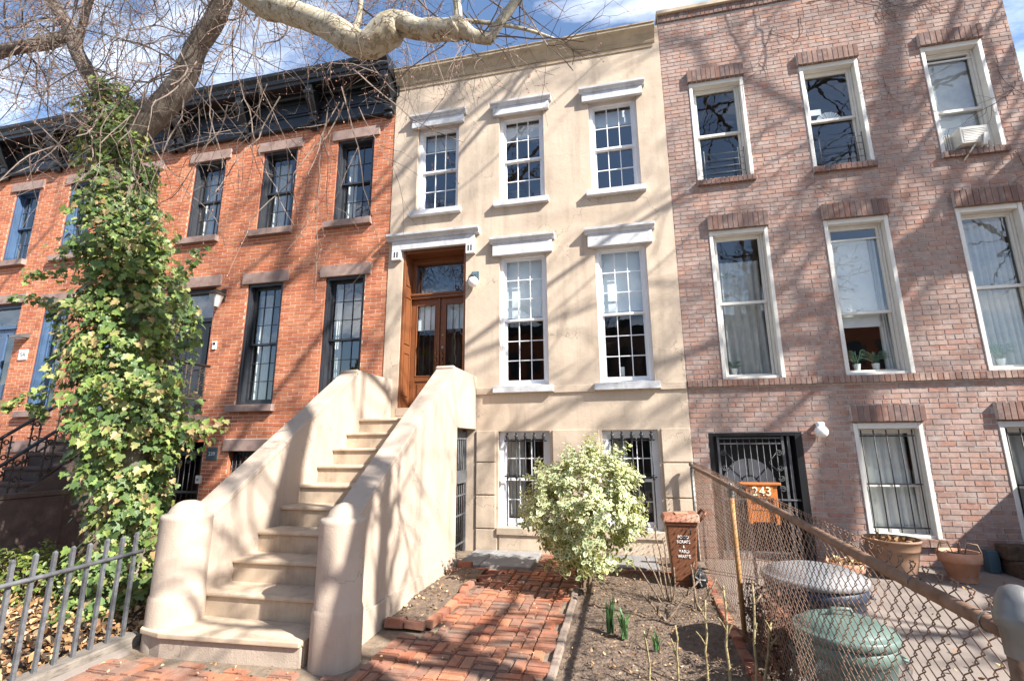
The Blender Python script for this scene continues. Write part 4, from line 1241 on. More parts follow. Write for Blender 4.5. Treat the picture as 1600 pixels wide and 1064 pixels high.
# blue sash house and the plain neighbour past it
LX0, LX1 = -13.87, -8.902
UL = [(-10.13, -9.37, 5.60, 7.32), (-11.80, -11.06, 5.60, 7.32), (-13.43, -12.70, 5.60, 7.32)]
PL = [(-10.15, -9.37, 2.27, 4.52), (-11.87, -11.15, 2.27, 4.52)]
DL = [(-13.60, -12.52, 2.15, 4.60)]
blue, bwn = red_house('blue_sash_rowhouse', LX0, LX1, 'orange red brick rowhouse with blue window sashes at left edge', UL, PL, DL, [], MAT['bluepaint'],
    [(1, (-11.45, -11.1, 5.65, 7.2)), (2, (-13.1, -12.75, 5.65, 7.2)), (4, (-11.5, -11.2, 2.3, 4.3))], 9)
bracket_cornice(blue, LX0, LX1, [LX1 - .12, LX1 - 1.70, LX1 - 3.30, LX0 + .10])
bs_lintel(blue, -11.95, -11.0, 1.45, 1.68)
bs_lintel(blue, DL[0][0], DL[0][1], 4.595, 4.80)
a, b, c, d = DL[0]
mb = MB()
mb.box(a, a + .07, FY + .08, FY + .2, c, d); mb.box(b - .07, b, FY + .08, FY + .2, c, d); mb.box(a + .071, b - .071, FY + .081, FY + .2, d - .08, d); mb.box(a + .071, b - .071, FY + .081, FY + .2, 4.05, 4.13)
for q in (a + .07, (a + b) / 2 + .002):
    for (u0, u1, v0, v1) in ((0, .09, c, 4.049), (.376, .466, c, 4.049), (.0901, .3759, c, c + .7), (.0901, .3759, 3.93, 4.049)):
        mb.box(q + u0, q + u1, FY + .12, FY + .165, v0, v1)
dr_ = mb.build('door', MAT['bluepaint'], blue, bevel=.004)
for q in (a + .07, (a + b) / 2 + .002):
    pane(q + .09, q + .376, c + .7, 3.93, FY + .145, dr_, MAT['glass'])
pane(a + .07, b - .07, 4.13, d - .08, FY + .14, dr_, MAT['glass'])
pl = thing('number_plaque', (-12.2, FY - .01, 3.4), 'small white plaque with dark figures beside blue door', 'sign')
MB().box(-12.30, -12.06, FY - .015, FY - .002, 3.33, 3.55).build('plate', MAT['print'], pl, bevel=.003)
text_obj('figures', '5A', .13, MAT['blackpaint'], pl, (-12.18, FY - .0165, 3.44), (radians(90), 0, 0), .001)
sen = thing('porch_light', (-12.25, FY - .1, 3.75), 'flat white porch light above the plaque by blue door', 'wall lamp')
mb = MB(); mb.hexa([(-12.42, FY - .17, 3.78), (-12.10, FY - .17, 3.78), (-12.10, FY - .002, 3.80), (-12.42, FY - .002, 3.80), (-12.42, FY - .17, 3.84), (-12.10, FY - .17, 3.84), (-12.10, FY - .002, 3.90), (-12.42, FY - .002, 3.90)])
mb.build('hood', MAT['galv'], sen)
MB().box(-12.38, -12.14, FY - .15, FY - .03, 3.765, 3.779).build('diffuser', MAT['print'], sen)

NX0, NX1 = -18.8, -13.875
far_, fw_ = red_house('end_brick_rowhouse', NX0, NX1, 'red brick rowhouse beyond the blue sash house, sliver at left edge', [(-15.3, -14.5, 5.6, 7.32)], [(-15.3, -14.5, 2.27, 4.52)], [], [], MAT['blackwood'], [], 10)
bracket_cornice(far_, NX0, NX1, [NX1 - .12, NX1 - 1.7, NX1 - 3.3, NX0 + .1])

# low neighbour past the brown house (out of frame; its deep cornice and stoop shade the brown wall)
nb = thing('low_brick_rowhouse', (8.2, FY, 0), 'low brick rowhouse right of the brown house with deep cornice', 'house')
MB().box(5.92, 10.6, FY, FY + 4, -.1, 5.55).build('wall', MAT['redbrick'], nb)
MB().box(5.95, 10.62, FY - .95, FY + .3, 5.56, 5.80).build('cornice', MAT['brownstone'], nb, bevel=.02)
mb = MB()
for k in range(9):
    mb.box(5.97, 7.4, FY - 2.4 + .25 * k, FY - .001, -.1 + .2 * k + (.001 if k else 0), .1 + .2 * k + .0)
mb.box(5.93, 5.969, FY - 2.5, FY - .001, -.1, 2.05)
mb.build('stoop', MAT['brownstone'], nb)

# row of houses across the road (behind the camera; the lower windows mirror them)
wm = MB().box(-.5, .5, 0, .06, -.9, .9).mesh('window'); wm.materials.append(MAT['blackwood'])
for k, (nm, mt) in enumerate((('brown stone', 'brownstone'), ('red brick', 'redreveal'), ('dull brown', 'brownreveal'), ('dark brown stone', 'brownstone'), ('brick', 'redreveal'))):
    x0 = -21 + k * 8.6
    h_ = thing('opposite_rowhouse', (x0 + 4.2, -22, g(-22)), ('first', 'second', 'third', 'fourth', 'fifth')[k] + ' house of the row across the road, ' + nm + ' front', 'house', 'houses across the road')
    MB().box(x0, x0 + 8.4, -28, -22, -.4, 10.2 + .4 * (k % 2)).build('wall', MAT[mt], h_)
    MB().box(x0 - .02, x0 + 8.42, -22, -21.6, 9.9 + .4 * (k % 2), 10.5 + .4 * (k % 2)).build('cornice', MAT['blackpaint'], h_)
    for i in range(5):
        for j in range(3):
            inst('window', wm, (x0 + 1.0 + i * 1.6, -22.03, 1.6 + j * 3.0), (1, 1, 1), (0, 0, 0), h_)

# ------------------------------------------------------------------ brown stoop of the red house
rs = thing('brownstone_stoop', (-8.7, 6.0, 0), 'brownstone stoop with ornate iron railings behind the ivy tree', 'stoop')
for k in range(10):
    yf = 6.75 - .27 * k; zt = 2.08 - .205 * k
    st = MB().box(-9.15, -8.32, yf + .03, yf + .34 if k else FY - .001, max(-.1, zt - .204), zt - .05).build('step', MAT['darkstone'], rs)
    MB().box(-9.18, -8.30, yf, yf + .335 if k else FY - .002, zt - .0495, zt).build('tread', MAT['darkstone'], st, bevel=.012)
MB().box(-8.299, -7.36, 6.80, FY - .002, 1.78, 2.08).build('landing', MAT['darkstone'], rs, bevel=.01)
mb = MB(); mb.prism_x([(4.2, -.1), (6.75, -.1), (6.75, 1.75), (6.6, 1.75), (4.2, .12)], -8.318, -8.24)
mb.build('side_wall', MAT['darkstone'], rs, recalc=True)
mb = MB(); mb.box(-8.32, -8.18, 4.0, 5.0, -.1, .5); mb.box(-8.36, -8.14, 3.96, 5.04, .501, .58)
mb.build('side_block', MAT['darkstone'], rs, bevel=.012)
mb = MB(); mb.box(-8.32, -8.16, 5.0005, 5.9, -.1, .86); mb.box(-8.36, -8.14, 4.98, 5.95, .861, .93)
mb.build('side_block', MAT['darkstone'], rs, bevel=.012)
def iron_rail(x, y0, z0, y1, z1, n, drop):
    rl = group_part('railing', (x, y0, z0 - drop), rs)
    MB().tube([(x, y0, z0), (x, (y0 + y1) / 2, (z0 + z1) / 2), (x, y1, z1)], .026, 8).build('handrail', MAT['iron'], rl)
    MB().tube([(x, y0, z0 - .62), (x, y1, z1 - .62)], .018, 6).build('lower_rail', MAT['rustiron'], rl)
    for i in range(n):
        f = (i + .5) / n
        y = y0 + (y1 - y0) * f; z = z0 + (z1 - z0) * f
        mb = MB()
        for dy in (-.055, .055):
            mb.tube([(x, y + dy, z - .85), (x, y + dy, z - .02)], .013, 6)
            for zz in (-.2, -.45, -.7): mb.sphere((x, y + dy, z + zz), .024, 6)
        for zz in (-.12, -.34, -.58):
            mb.tube([(x, y + .032 * cos(t_), z + zz + .032 * sin(t_)) for t_ in np.linspace(0, 2 * pi, 11)], .010, 5)
            mb.tube([(x, y - .10, z + zz), (x, y - .035, z + zz)], .009, 5); mb.tube([(x, y + .035, z + zz), (x, y + .10, z + zz)], .009, 5)
        mb.build('baluster', MAT['rustiron'], rl)
iron_rail(-8.28, 4.75, 1.02, 6.9, 2.75, 6, .9)
iron_rail(-9.15, 4.75, 1.02, 6.9, 2.75, 6, .9)
iron_rail(-7.40, 6.85, 2.98, 7.42, 2.98, 2, .9)

# ------------------------------------------------------------------ brick paving
path = bpy.data.objects.new('brick_path', None); path.location = (-2.0, 4.5, g(4.5)); path.empty_display_size = .2; link(path); tag(path, 'worn basketweave red brick paving in front of the stoop', kind='structure')
pm = []
for k in range(3):
    bm_ = MB().box(-.0975, .0975, -.046, .046, -.055, 0)
    me = bm_.mesh('brick')
    b_ = bmesh.new(); b_.from_mesh(me)
    bmesh.ops.bevel(b_, geom=[e for e in b_.edges if all(v.co.z > -.01 for v in e.verts)], offset=.007 + .003 * k, segments=2, affect='EDGES')
    b_.to_mesh(me); b_.free(); me.materials.append(MAT['pavebrick']); pm.append(me)
def in_path(x, y):
    if y < 3.56: return -4.0 < x < -.68
    if y < 4.42: return -2.06 < x < -.68
    if y < 6.48: return -1.72 < x < -.70
    return -1.22 < x < -.70 and y < 7.35
cells = []
S = .203
rp = random.Random(5)
for j in range(28):
    for i in range(-4, 20):
        cx, cy = -4.05 + S * (i + .5), 2.05 + S * (j + .5)
        for q in (-.25, .25):
            if (i + j + (1 if (j // 4) % 2 else 0)) % 2: x_, y_, r_ = cx, cy + q * S, 0.0
            else: x_, y_, r_ = cx + q * S, cy, pi / 2
            if in_path(x_, y_): cells.append((x_, y_, r_))
cells.sort(key=lambda c: (0 if c[1] > 2.9 else 1, c[0] ** 2 + c[1] ** 2))
bulk = MB()
for n_, (x_, y_, r_) in enumerate(cells):
    z_ = g(y_) + .006 + rp.uniform(-.007, .005) + .006 * sin(x_ * 3.1 + y_ * 2.3)
    loc = (x_ + rp.uniform(-.004, .004), y_ + rp.uniform(-.004, .004), z_)
    rot = (rp.uniform(-.03, .03), rp.uniform(-.03, .03), r_ + rp.uniform(-.045, .045))
    me = rp.choice(pm)
    if n_ < 300:
        inst('brick', me, loc, (1, 1, 1), rot, path)
    else:
        mt = Matrix.LocRotScale(Vector(loc), __import__('mathutils').Euler(rot), Vector((1, 1, 1)))
        b0 = len(bulk.v)
        bulk.v.extend([tuple(mt @ v.co) for v in me.vertices])
        for p in me.polygons: bulk.face([b0 + i for i in p.vertices])
if bulk.v:
    o = bulk.build('bricks', MAT['pavebrick'], path); o['kind'] = 'stuff'

# edging bricks of the pocket beside the stoop, and of the garden bed
em = MB().box(-.1, .1, -.045, .045, -.03, .062).mesh('brick')
b_ = bmesh.new(); b_.from_mesh(em); bmesh.ops.bevel(b_, geom=b_.edges[:], offset=.008, segments=2, affect='EDGES'); b_.to_mesh(em); b_.free(); em.materials.append(MAT['edgebrick'])
def edging(name, label, pts, cat='edging'):
    x, y = pts[0][0], pts[0][1]
    t_ = thing(name, (x, y, g(y)), label, cat)
    for (x, y, r, dz) in pts:
        inst('brick', em, (x, y, g(y) + dz - .018), (.94, .88, rp.uniform(.65, .85)), (rp.uniform(-.1, .1), rp.uniform(-.08, .08), r + rp.uniform(-.1, .1)), t_)
edging('brick_edging', 'upright brick edging round the bare soil pocket beside the stoop',
       [(-2.12, 4.50, 0, .04), (-1.92, 4.49, 0.02, .04), (-1.79, 4.60, pi / 2, .045), (-1.785, 4.82, pi / 2, .03), (-1.78, 5.04, pi / 2, .03), (-1.775, 5.26, pi / 2 + .03, .02), (-1.79, 5.49, pi / 2 + .1, .03), (-1.80, 5.73, pi / 2 - .3, .03), (-1.70, 6.06, .6, .02),
        (-2.08, 6.42, 0, .06), (-1.86, 6.40, .1, .0), (-2.2, 6.20, 1.2, .02), (-1.64, 6.30, .2, .01)])
edging('brick_edging', 'row of red bricks along the fence side of the garden bed',
       [(.80 + .004 * k, 3.0 + .205 * k, pi / 2, 0.0) for k in range(18)])
edging('brick_edging', 'low brick row at back of the garden bed beneath the basement window',
       [(-.35 + .21 * k, 6.62, 0, .0) for k in range(5)])
mb = MB(); 
prev = None
for k in range(14):
    y0_, y1_ = 2.1 + k * .29, 2.1 + (k + 1) * .29 - .004
    if y1_ > 6.0: break
    j = rp.uniform(-.008, .008)
    zt = .022 + rp.uniform(-.008, .008)
    mb.hexa([(-.635 + j, y0_, g(y0_) - .1), (-.56 + j, y0_, g(y0_) - .1), (-.56 + j, y1_, g(y1_) - .1), (-.635 + j, y1_, g(y1_) - .1), (-.63 + j, y0_, g(y0_) + zt), (-.565 + j, y0_, g(y0_) + zt), (-.565 + j, y1_, g(y1_) + zt), (-.63 + j, y1_, g(y1_) + zt)])
o = mb.build('bed_kerb', MAT['curbstone'], None, bevel=.012); tag(o, 'worn brown stone kerb between the brick path and garden bed', 'kerb')
# bluestone slabs
for (x0, x1, y0, y1, lab) in ((-2.24, -1.93, 6.52, 7.44, 'narrow bluestone slab at the stoop gate'), (-1.92, -1.25, 6.52, 7.44, 'broad bluestone slab under the left basement window'), (-.36, .36, 6.75, 7.44, 'shaded bluestone slab behind the variegated shrub')):
    mb = MB().box(x0, x1, y0, y1, -.05, .012)
    o = mb.build('paving_slab', MAT['bluestone'], None, bevel=.008); tag(o, lab, 'slab')
# soil pocket
mb = MB(); mb.smooth = True
rr = np.random.default_rng(9)
nx_, ny_ = 12, 40
for j in range(ny_ + 1):
    for i in range(nx_ + 1):
        x = -2.25 + .46 * i / nx_; y = 4.52 + 1.85 * j / ny_
        mb.v.append((x, y, g(y) + .018 + .018 * rr.random() + .01 * sin(y * 5)))
for j in range(ny_):
    for i in range(nx_):
        q = j * (nx_ + 1) + i; mb.face((q, q + 1, q + nx_ + 2, q + nx_ + 1))
tag(mb.build('soil_pocket', MAT['soil']), kind='structure')

# ------------------------------------------------------------------ leaves
IVY = [(0, 0), (.30, -.10), (.52, .14), (.33, .36), (.40, .60), (.15, .66), (0, 1.0)]
OVAL = [(0, 0), (.20, .18), (.31, .48), (.22, .8), (0, 1.0)]
DEAD = [(0, 0), (.28, .15), (.36, .5), (.18, .8), (0, 1.0)]
class Leaves:
    def __init__(s, shape, inner=None): s.shape = shape; s.inner = inner; s.P = []; s.N = []; s.T = []; s.S = []; s.f = []; s.c = []
    def add(s, p, n, t, size, fold=.18, curl=0.0):
        s.P.append(p); s.N.append(n); s.T.append(t); s.S.append(size); s.f.append(fold); s.c.append(curl)
    def build(s, name, mat, parent=None):
        sh = s.shape; k = len(sh)
        P, Nn, T = (np.asarray(x, float) for x in (s.P, s.N, s.T))
        S, fo, cu = (np.asarray(x, float) for x in (s.S, s.f, s.c))
        Nn /= np.linalg.norm(Nn, axis=1)[:, None] + 1e-9
        T = T - Nn * np.sum(T * Nn, axis=1)[:, None]; T /= np.linalg.norm(T, axis=1)[:, None] + 1e-9
        B = np.cross(T, Nn)
        def ring(q):
            uv = list(q) + [(-u, v) for u, v in q[1:-1]]
            return uv
        uv = ring(sh)
        if s.inner: uv = uv + ring([(u * s.inner, .5 + (v - .5) * s.inner) for u, v in sh])
        U = np.array([u for u, v in uv]); W = np.array([v for u, v in uv])
        V = P[:, None] + S[:, None, None] * (B[:, None] * U[None, :, None] + T[:, None] * W[None, :, None]
            + Nn[:, None] * (np.abs(U)[None] * fo[:, None] - cu[:, None] * W[None] ** 2)[..., None])
        m = len(uv); n = len(P); off = (np.arange(n) * m)[:, None]
        R = list(range(k)); L = [0] + list(range(k, 2 * k - 2)) + [k - 1]
        fm = FastMB(); fm.V.append(V.reshape(-1, 3).astype(np.float32)); fm.n = n * m
        def put(poly, mi):
            fm.F.append(off + np.array(poly)[None]); fm.mi.append(np.full(n, mi, np.int32))
        if not s.inner:
            put(R, 0); put(L[::-1], 0)
        else:
            h = 2 * k - 2; Ri = [h + i for i in R]; Li = [h + i for i in L]
            put(R + Ri[::-1], 0); put(L[::-1] + Li, 0); put(Ri, 1); put(Li[::-1], 1)
        return fm.build(name, mat, parent)

# variegated shrub
def shrub():
    t_ = thing('variegated_shrub', (-.52, 5.95, g(5.95)), 'rounded shrub with cream edged green leaves in the garden bed', 'shrub')
    r = np.random.default_rng(21)
    stems = FastMB()
    lv = Leaves(OVAL, .62)
    C = np.array([-.49, 5.92, .80]); RAD = np.array([.57, .54, .60])
    lobes = [(C + RAD * d * .55, .36 + .1 * r.random()) for d in r.normal(size=(26, 3)) / 1.6]
    for k in range(9):
        a_ = r.uniform(0, 2 * pi)
        p0 = np.array([-.52 + .05 * cos(a_), 5.95 + .05 * sin(a_), g(5.95) - .03])
        p1 = p0 + np.array([.06 * cos(a_), .06 * sin(a_), .3]); p2 = C + RAD * np.array([cos(a_) * .45, sin(a_) * .45, .1]); p3 = C + RAD * np.array([cos(a_) * .8, sin(a_) * .8, .45 * r.random() + .1])
        stems.tube([p0, p1, p2, p3], [.016, .013, .009, .004], 6)
    tips = 0
    while tips < 820:
        d = r.normal(size=3); d /= np.linalg.norm(d)
        rad = (.72 + .28 * r.random() ** .5)
        bumpy = 1 + .15 * sin(d[0] * 7 + 1) * sin(d[1] * 6) + .13 * sin(d[2] * 8 + d[0] * 4) + (.24 if r.random() < .09 else 0)
        p = C + RAD * d * rad * bumpy
        if d[2] < -.35 and d[0] > .1 and r.random() < .5: continue
        if p[2] < .10: continue
        if sin(d[0] * 5.3 + 2) * sin(d[1] * 4.7 + d[2] * 5) < -.5 and r.random() < .6: continue
        tips += 1
        base = p - (RAD * d) * .16
        dirn = d + r.normal(size=3) * .35 + np.array([0, 0, .35]); dirn /= np.linalg.norm(dirn)
        L = .10 + .10 * r.random()
        stems.tube([base, p, p + dirn * L], [.003, .0025, .0012], 3)
        nl = 9 + int(6 * r.random())
        big = 1.3 if p[2] < .55 else 1.0
        for i in range(nl):
            f = i / nl
            q = p + dirn * L * (f * 1.05) - dirn * .03
            a_ = i * 2.4 + r.uniform(-.4, .4)
            u = np.cross(dirn, [0.3, .2, 1]); u /= np.linalg.norm(u); w = np.cross(dirn, u)
            out = u * cos(a_) + w * sin(a_)
            tip = out * .9 + dirn * .55 + np.array([0, 0, -.1])
            nrm = dirn * .9 - out * .35 + np.array([.15, -.15, .25]) + r.normal(size=3) * .25
            lv.add(q + out * .004, nrm, tip, (.042 + .024 * r.random()) * big, .16, .12)
    stems.build('branches', MAT['deadstem'], t_)
    o = lv.build('leaves', [MAT['varieg_edge'], MAT['varieg_mid']], t_); o['kind'] = 'stuff'
shrub()

# daffodils, canes, twiggy shrub
def daffodil(x, y, n, h, label, seed):
    r = random.Random(seed); mb = MB(); z = g(y) + .01
    for i in range(n):
        a_ = r.uniform(0, 2 * pi); l_ = r.uniform(.02, .07); hh = h * r.uniform(.6, 1.0); w = r.uniform(.006, .010)
        px, py = x + r.uniform(-.025, .025), y + r.uniform(-.025, .025)
        dx, dy = cos(a_) * l_, sin(a_) * l_
        tx, ty = -sin(a_) * w, cos(a_) * w
        pts = []
        for f in (0, .4, .75, 1.0):
            pts.append((px + dx * f * f, py + dy * f * f, z + hh * f, 1.0 if f < .9 else .25))
        for i_ in range(3):
            p, q = pts[i_], pts[i_ + 1]
            mb.poly([(p[0] - tx * p[3], p[1] - ty * p[3], p[2]), (p[0] + tx * p[3], p[1] + ty * p[3], p[2]), (q[0] + tx * q[3], q[1] + ty * q[3], q[2]), (q[0] - tx * q[3], q[1] - ty * q[3], q[2])])
    o = mb.build('daffodil_shoots', MAT['daff']); tag(o, label, 'plant', 'daffodil shoots in the bed')
daffodil(-.20, 4.70, 22, .30, 'taller clump of green daffodil shoots in bare soil, left one', 1)
daffodil(-.08, 4.62, 20, .23, 'shorter clump of green daffodil shoots right of the taller clump', 2)
daffodil(.16, 4.42, 10, .15, 'small sparse daffodil clump nearest the rose canes', 3)

def canes(label, specs, mat, cat, name, seed, thorn=True, r0=.011):
    r = random.Random(seed); mb = MB()
    for (x, y, h, lx, ly) in specs:
        n = 7; pts = []; z = g(y) - .02
        for i in range(n):
            f = i / (n - 1)
            pts.append((x + lx * f + r.uniform(-.008, .008), y + ly * f + r.uniform(-.008, .008), z + h * f))
        mb.tube(pts, np.linspace(r0, r0 * .65, n), 7)
        if thorn:
            for k in range(int(h * 22)):
                f = r.random(); a_ = r.uniform(0, 2 * pi)
                p = Vector((x + lx * f, y + ly * f, z + h * f)); d = Vector((cos(a_), sin(a_), -.3)) * .02
                mb.tube([p, p + d], [.004, .0006], 3)
            for k in range(2):
                f = r.uniform(.5, .9); a_ = r.uniform(0, 2 * pi)
                p = Vector((x + lx * f, y + ly * f, z + h * f)); d = Vector((cos(a_) * .06, sin(a_) * .06, .09))
                mb.tube([p, p + d * .5 + Vector((0, 0, .01)), p + d], [r0 * .6, r0 * .5, r0 * .4], 5)
    o = mb.build(name, mat); tag(o, label, cat)
canes('cluster of thorny tan rose canes at the near end of the bed', [(.10, 3.72, .42, -.03, .0), (.26, 3.72, .46, .02, .02), (.44, 3.74, .62, .04, .03)], MAT['cane'], 'rose bush', 'rose_canes', 4, r0=.009)
canes('tall thorny rose cane by the fence at the bed corner', [(.58, 3.72, .72, .02, .04), (.74, 3.75, .74, .05, .05), (.76, 3.76, .5, .13, .03)], MAT['cane'], 'rose bush', 'rose_canes', 5, r0=.0105)
canes('bundle of bare upright stems in front of the brown bin', [(.34, 5.6, .55, -.1, .1), (.37, 5.62, .75, -.10, .1), (.40, 5.6, .62, -.05, .12), (.36, 5.6, .45, -.2, .05), (.30, 5.6, .35, -.22, .0), (.41, 5.6, .35, .03, .05)], MAT['deadstem'], 'shrub', 'bare_stems', 6, False, .010)
canes('low spiny bare branches sprawling over soil near the bin', [(.30, 5.15, .30, .34, .25), (.30, 5.15, .22, -.22, .1), (.62, 5.4, .3, .2, .1), (.6, 5.4, .36, .02, .2), (.62, 5.42, .42, -.02, .1), (.30, 5.15, .12, -.1, -.15)], MAT['deadstem'], 'shrub', 'bare_stems', 7, True, .012)

# loose litter on the soil
def litter(name, n, xr, yr, mat, size, seed, label, cat, off=.0, shape=DEAD, flat=.5, keep=None):
    r = np.random.default_rng(seed); mb = Leaves(shape); k = 0
    while k < n:
        x = r.uniform(*xr); y = r.uniform(*yr)
        if keep and not keep(x, y): continue
        k += 1
        nrm = np.array([0, 0, 1]) + r.normal(size=3) * flat
        mb.add((x, y, g(y) + .012 + off + .05 * r.random() * flat), nrm, r.normal(size=3), size * (.5 + r.random()), r.uniform(-.4, .7), r.uniform(-.5, .6))
    o = mb.build(name, mat); tag(o, label, cat, kind='stuff'); return o
litter('fallen_leaves', 5200, (-8.2, -4.27), (2.2, 5.6), MAT['deadleaf'], .058, 31, 'brown fallen leaves covering the yard left of the stoop', 'leaves', .01, flat=.8)
litter('leaf_litter', 800, (-.5, .95), (2.8, 6.9), MAT['deadleaf'], .022, 32, 'scattered crumbs of dead leaf on the garden soil', 'leaves', .0)
litter('leaf_litter', 110, (-2.22, -1.84), (4.56, 6.3), MAT['deadleaf'], .028, 33, 'dry leaf crumbs in the soil pocket beside stoop', 'leaves', .03)
litter('leaf_litter', 260, (-4.0, -.66), (2.9, 6.3), MAT['deadleaf'], .02, 34, 'few leaf crumbs lying on the brick paving', 'leaves', .006, keep=in_path)
litter('leaf_litter', 260, (.98, 5.5), (3.0, 7.4), MAT['deadleaf'], .03, 35, 'leaf crumbs blown over the concrete yard', 'leaves', .0)
r = np.random.default_rng(41); mb = MB()
for k in range(1500):
    x, y = r.uniform(-.52, .95), r.uniform(2.8, 6.6)
    s_ = .004 + .012 * r.random() ** 3
    a_ = r.random() * 3
    p = np.array([x, y, g(y) + .012])
    q = [(cos(a_) * s_, sin(a_) * s_, 0), (cos(a_ + 2.1) * s_, sin(a_ + 2.1) * s_, 0), (cos(a_ + 4.2) * s_, sin(a_ + 4.2) * s_, 0), (0, 0, s_ * 1.2)]
    b0 = len(mb.v); mb.v.extend([tuple(p + np.array(u)) for u in q])
    for f in ((0, 1, 3), (1, 2, 3), (2, 0, 3)): mb.face([b0 + i for i in f])
o = mb.build('soil_clods', MAT['soil']); tag(o, 'small clods and stones on the bare garden soil', 'soil', kind='stuff')

# low hedge in the left yard
def hedge(name, label, c, rad, n, size, seed, mat='hedge'):
    t_ = thing(name, (c[0], c[1], g(c[1])), label, 'shrub')
    r = np.random.default_rng(seed); mb = Leaves(OVAL if mat == 'hedge' else IVY); st = FastMB()
    for k in range(n):
        d = r.normal(size=3); d /= np.linalg.norm(d); d[2] = abs(d[2])
        rr_ = .75 + .28 * r.random()
        p = np.array([c[0], c[1], g(c[1])]) + np.array(rad) * d * rr_ * (1 + .12 * sin(9 * d[0] + 5 * d[1]))
        mb.add(p, d + r.normal(size=3) * .5 + np.array([.2, -.2, .4]), r.normal(size=3), size * (.7 + .6 * r.random()), .15, .1)
        if k % 14 == 0: st.tube([np.array([c[0], c[1], g(c[1])]) + np.array(rad) * d * [.3, .3, 0], p], [.006, .003], 3)
    st.build('branches', MAT['deadstem'], t_)
    o = mb.build('leaves', MAT[mat], t_); o['kind'] = 'stuff'
hedge('low_hedge', 'low yellow green hedge mound at left edge behind the pickets', (-6.6, 4.55, 0), (.75, .45, .52), 1500, .045, 51)
hedge('low_hedge', 'smaller yellow green hedge mound left of ivy trunk', (-5.95, 4.75, 0), (.45, .35, .36), 900, .042, 52)
hedge('ground_ivy', 'dark green ground ivy patch below the ivy trunk', (-5.25, 4.2, 0), (.42, .28, .16), 420, .07, 53, 'ivy')

# ------------------------------------------------------------------ picket fence and timber kerb on the left
pf = thing('picket_fence', (-4.2, 3.0, g(3.0)), 'grey iron picket fence running from the stoop toward the street', 'fence')
for k in range(17):
    y = 3.68 - .128 * k
    x = -4.215 + R_.uniform(-.004, .004)
    mb = MB(); w = .0125
    lean = R_.uniform(-.012, .012)
    zt = g(y) + .90 + R_.uniform(-.008, .008)
    z0 = g(y) + .02
    mb.hexa([(x - w, y - w, z0), (x + w, y - w, z0), (x + w, y + w, z0), (x - w, y + w, z0), (x - w + lean, y - w, zt - .015), (x + w + lean, y - w, zt - .015), (x + w + lean, y + w, zt - .015), (x - w + lean, y + w, zt - .015)])
    mb.hexa([(x - w + lean, y - w, zt - .0149), (x + w + lean, y - w, zt - .0149), (x + w + lean, y + w, zt - .0149), (x - w + lean, y + w, zt - .0149), (x - .004 + lean, y - .004, zt), (x + .004 + lean, y - .004, zt), (x + .004 + lean, y + .004, zt), (x - .004 + lean, y + .004, zt)])
    mb.build('picket', MAT['greyiron'], pf)
MB().tube([(-4.195, 3.74, g(3.7) + .74), (-4.192, 3.0, g(3) + .735), (-4.197, 1.5, g(1.5) + .74)], .017, 8).build('rail', MAT['greyiron'], pf)
mb = MB(); mb.hexa([(-4.30, 1.4, g(1.4) - .1), (-4.12, 1.4, g(1.4) - .1), (-4.12, 3.78, g(3.78) - .1), (-4.30, 3.78, g(3.78) - .1), (-4.295, 1.4, g(1.4) + .075), (-4.13, 1.4, g(1.4) + .075), (-4.13, 3.78, g(3.78) + .075), (-4.295, 3.78, g(3.78) + .075)])
o = mb.build('timber_kerb', MAT['beam'], None, bevel=.012); tag(o, 'weathered grey timber kerb under the picket fence', 'kerb')
mb = MB(); mb.hexa([(-4.119, 1.4, g(1.4) - .1), (-4.03, 1.4, g(1.4) - .1), (-4.03, 3.62, g(3.6) - .1), (-4.119, 3.62, g(3.6) - .1), (-4.119, 1.4, g(1.4) + .018), (-4.05, 1.4, g(1.4) + .01), (-4.05, 3.62, g(3.6) + .01), (-4.119, 3.62, g(3.6) + .02)])
o = mb.build('mortar_strip', MAT['concrete'], None); tag(o, kind='structure')

# ------------------------------------------------------------------ chain link fence
cf = thing('chain_link_fence', (.90, 4.5, g(4.5)), 'rusty chain link fence dividing the garden bed from concrete yard', 'fence')
FX = .90
top = lambda y: 1.088 + (y - 1.56) * .0245
ra = random.Random(3)
ys = np.linspace(1.54, 7.34, 40)
MB().tube([(FX + .004 * sin(y * 1.7), y, top(y) + .004 * sin(y * 2.3)) for y in ys], .0215, 10).build('top_rail', MAT['rustpipe'], cf)
def post(y, r, mat, h, cap):
    p = MB().tube([(FX + .0, y, g(y) - .1), (FX + .0, y, top(y) + h)], r, 14).build('post', MAT[mat], cf)
    return p
p1_ = post(7.36, .021, 'galv', -.02, 0)
MB().sphere((FX, 7.36, top(7.36) + .02), .034, 14).build('ball_cap', MAT['galv'], p1_)
p2_ = post(4.78, .020, 'ochrepipe', -.04, 0)
MB().lathe(FX, 4.78, [(.024, top(4.78) - .09), (.027, top(4.78) - .04), (.028, top(4.78) - .02), (.010, top(4.78) + .03)], 14).build('loop_cap', MAT['galv'], p2_)
p3_ = post(1.50, .040, 'rustpipe', .02, 0)
zc_ = top(1.50)
MB().lathe(FX, 1.50, [(.042, zc_ - .035), (.044, zc_ + .025), (.0505, zc_ + .03), (.052, zc_ + .058), (.046, zc_ + .066), (.043, zc_ + .09), (.030, zc_ + .112), (.012, zc_ + .122), (.001, zc_ + .124)], 28).build('dome_cap', MAT['galv'], p3_)
MB().lathe(FX, 1.50, [(.043, zc_ - .13), (.045, zc_ - .125), (.045, zc_ - .10), (.043, zc_ - .095)], 24).build('tension_band', MAT['galv'], p3_)
mb = FastMB()
s_ = .036; hh = .072
nW = int((7.34 - 1.54) / s_)
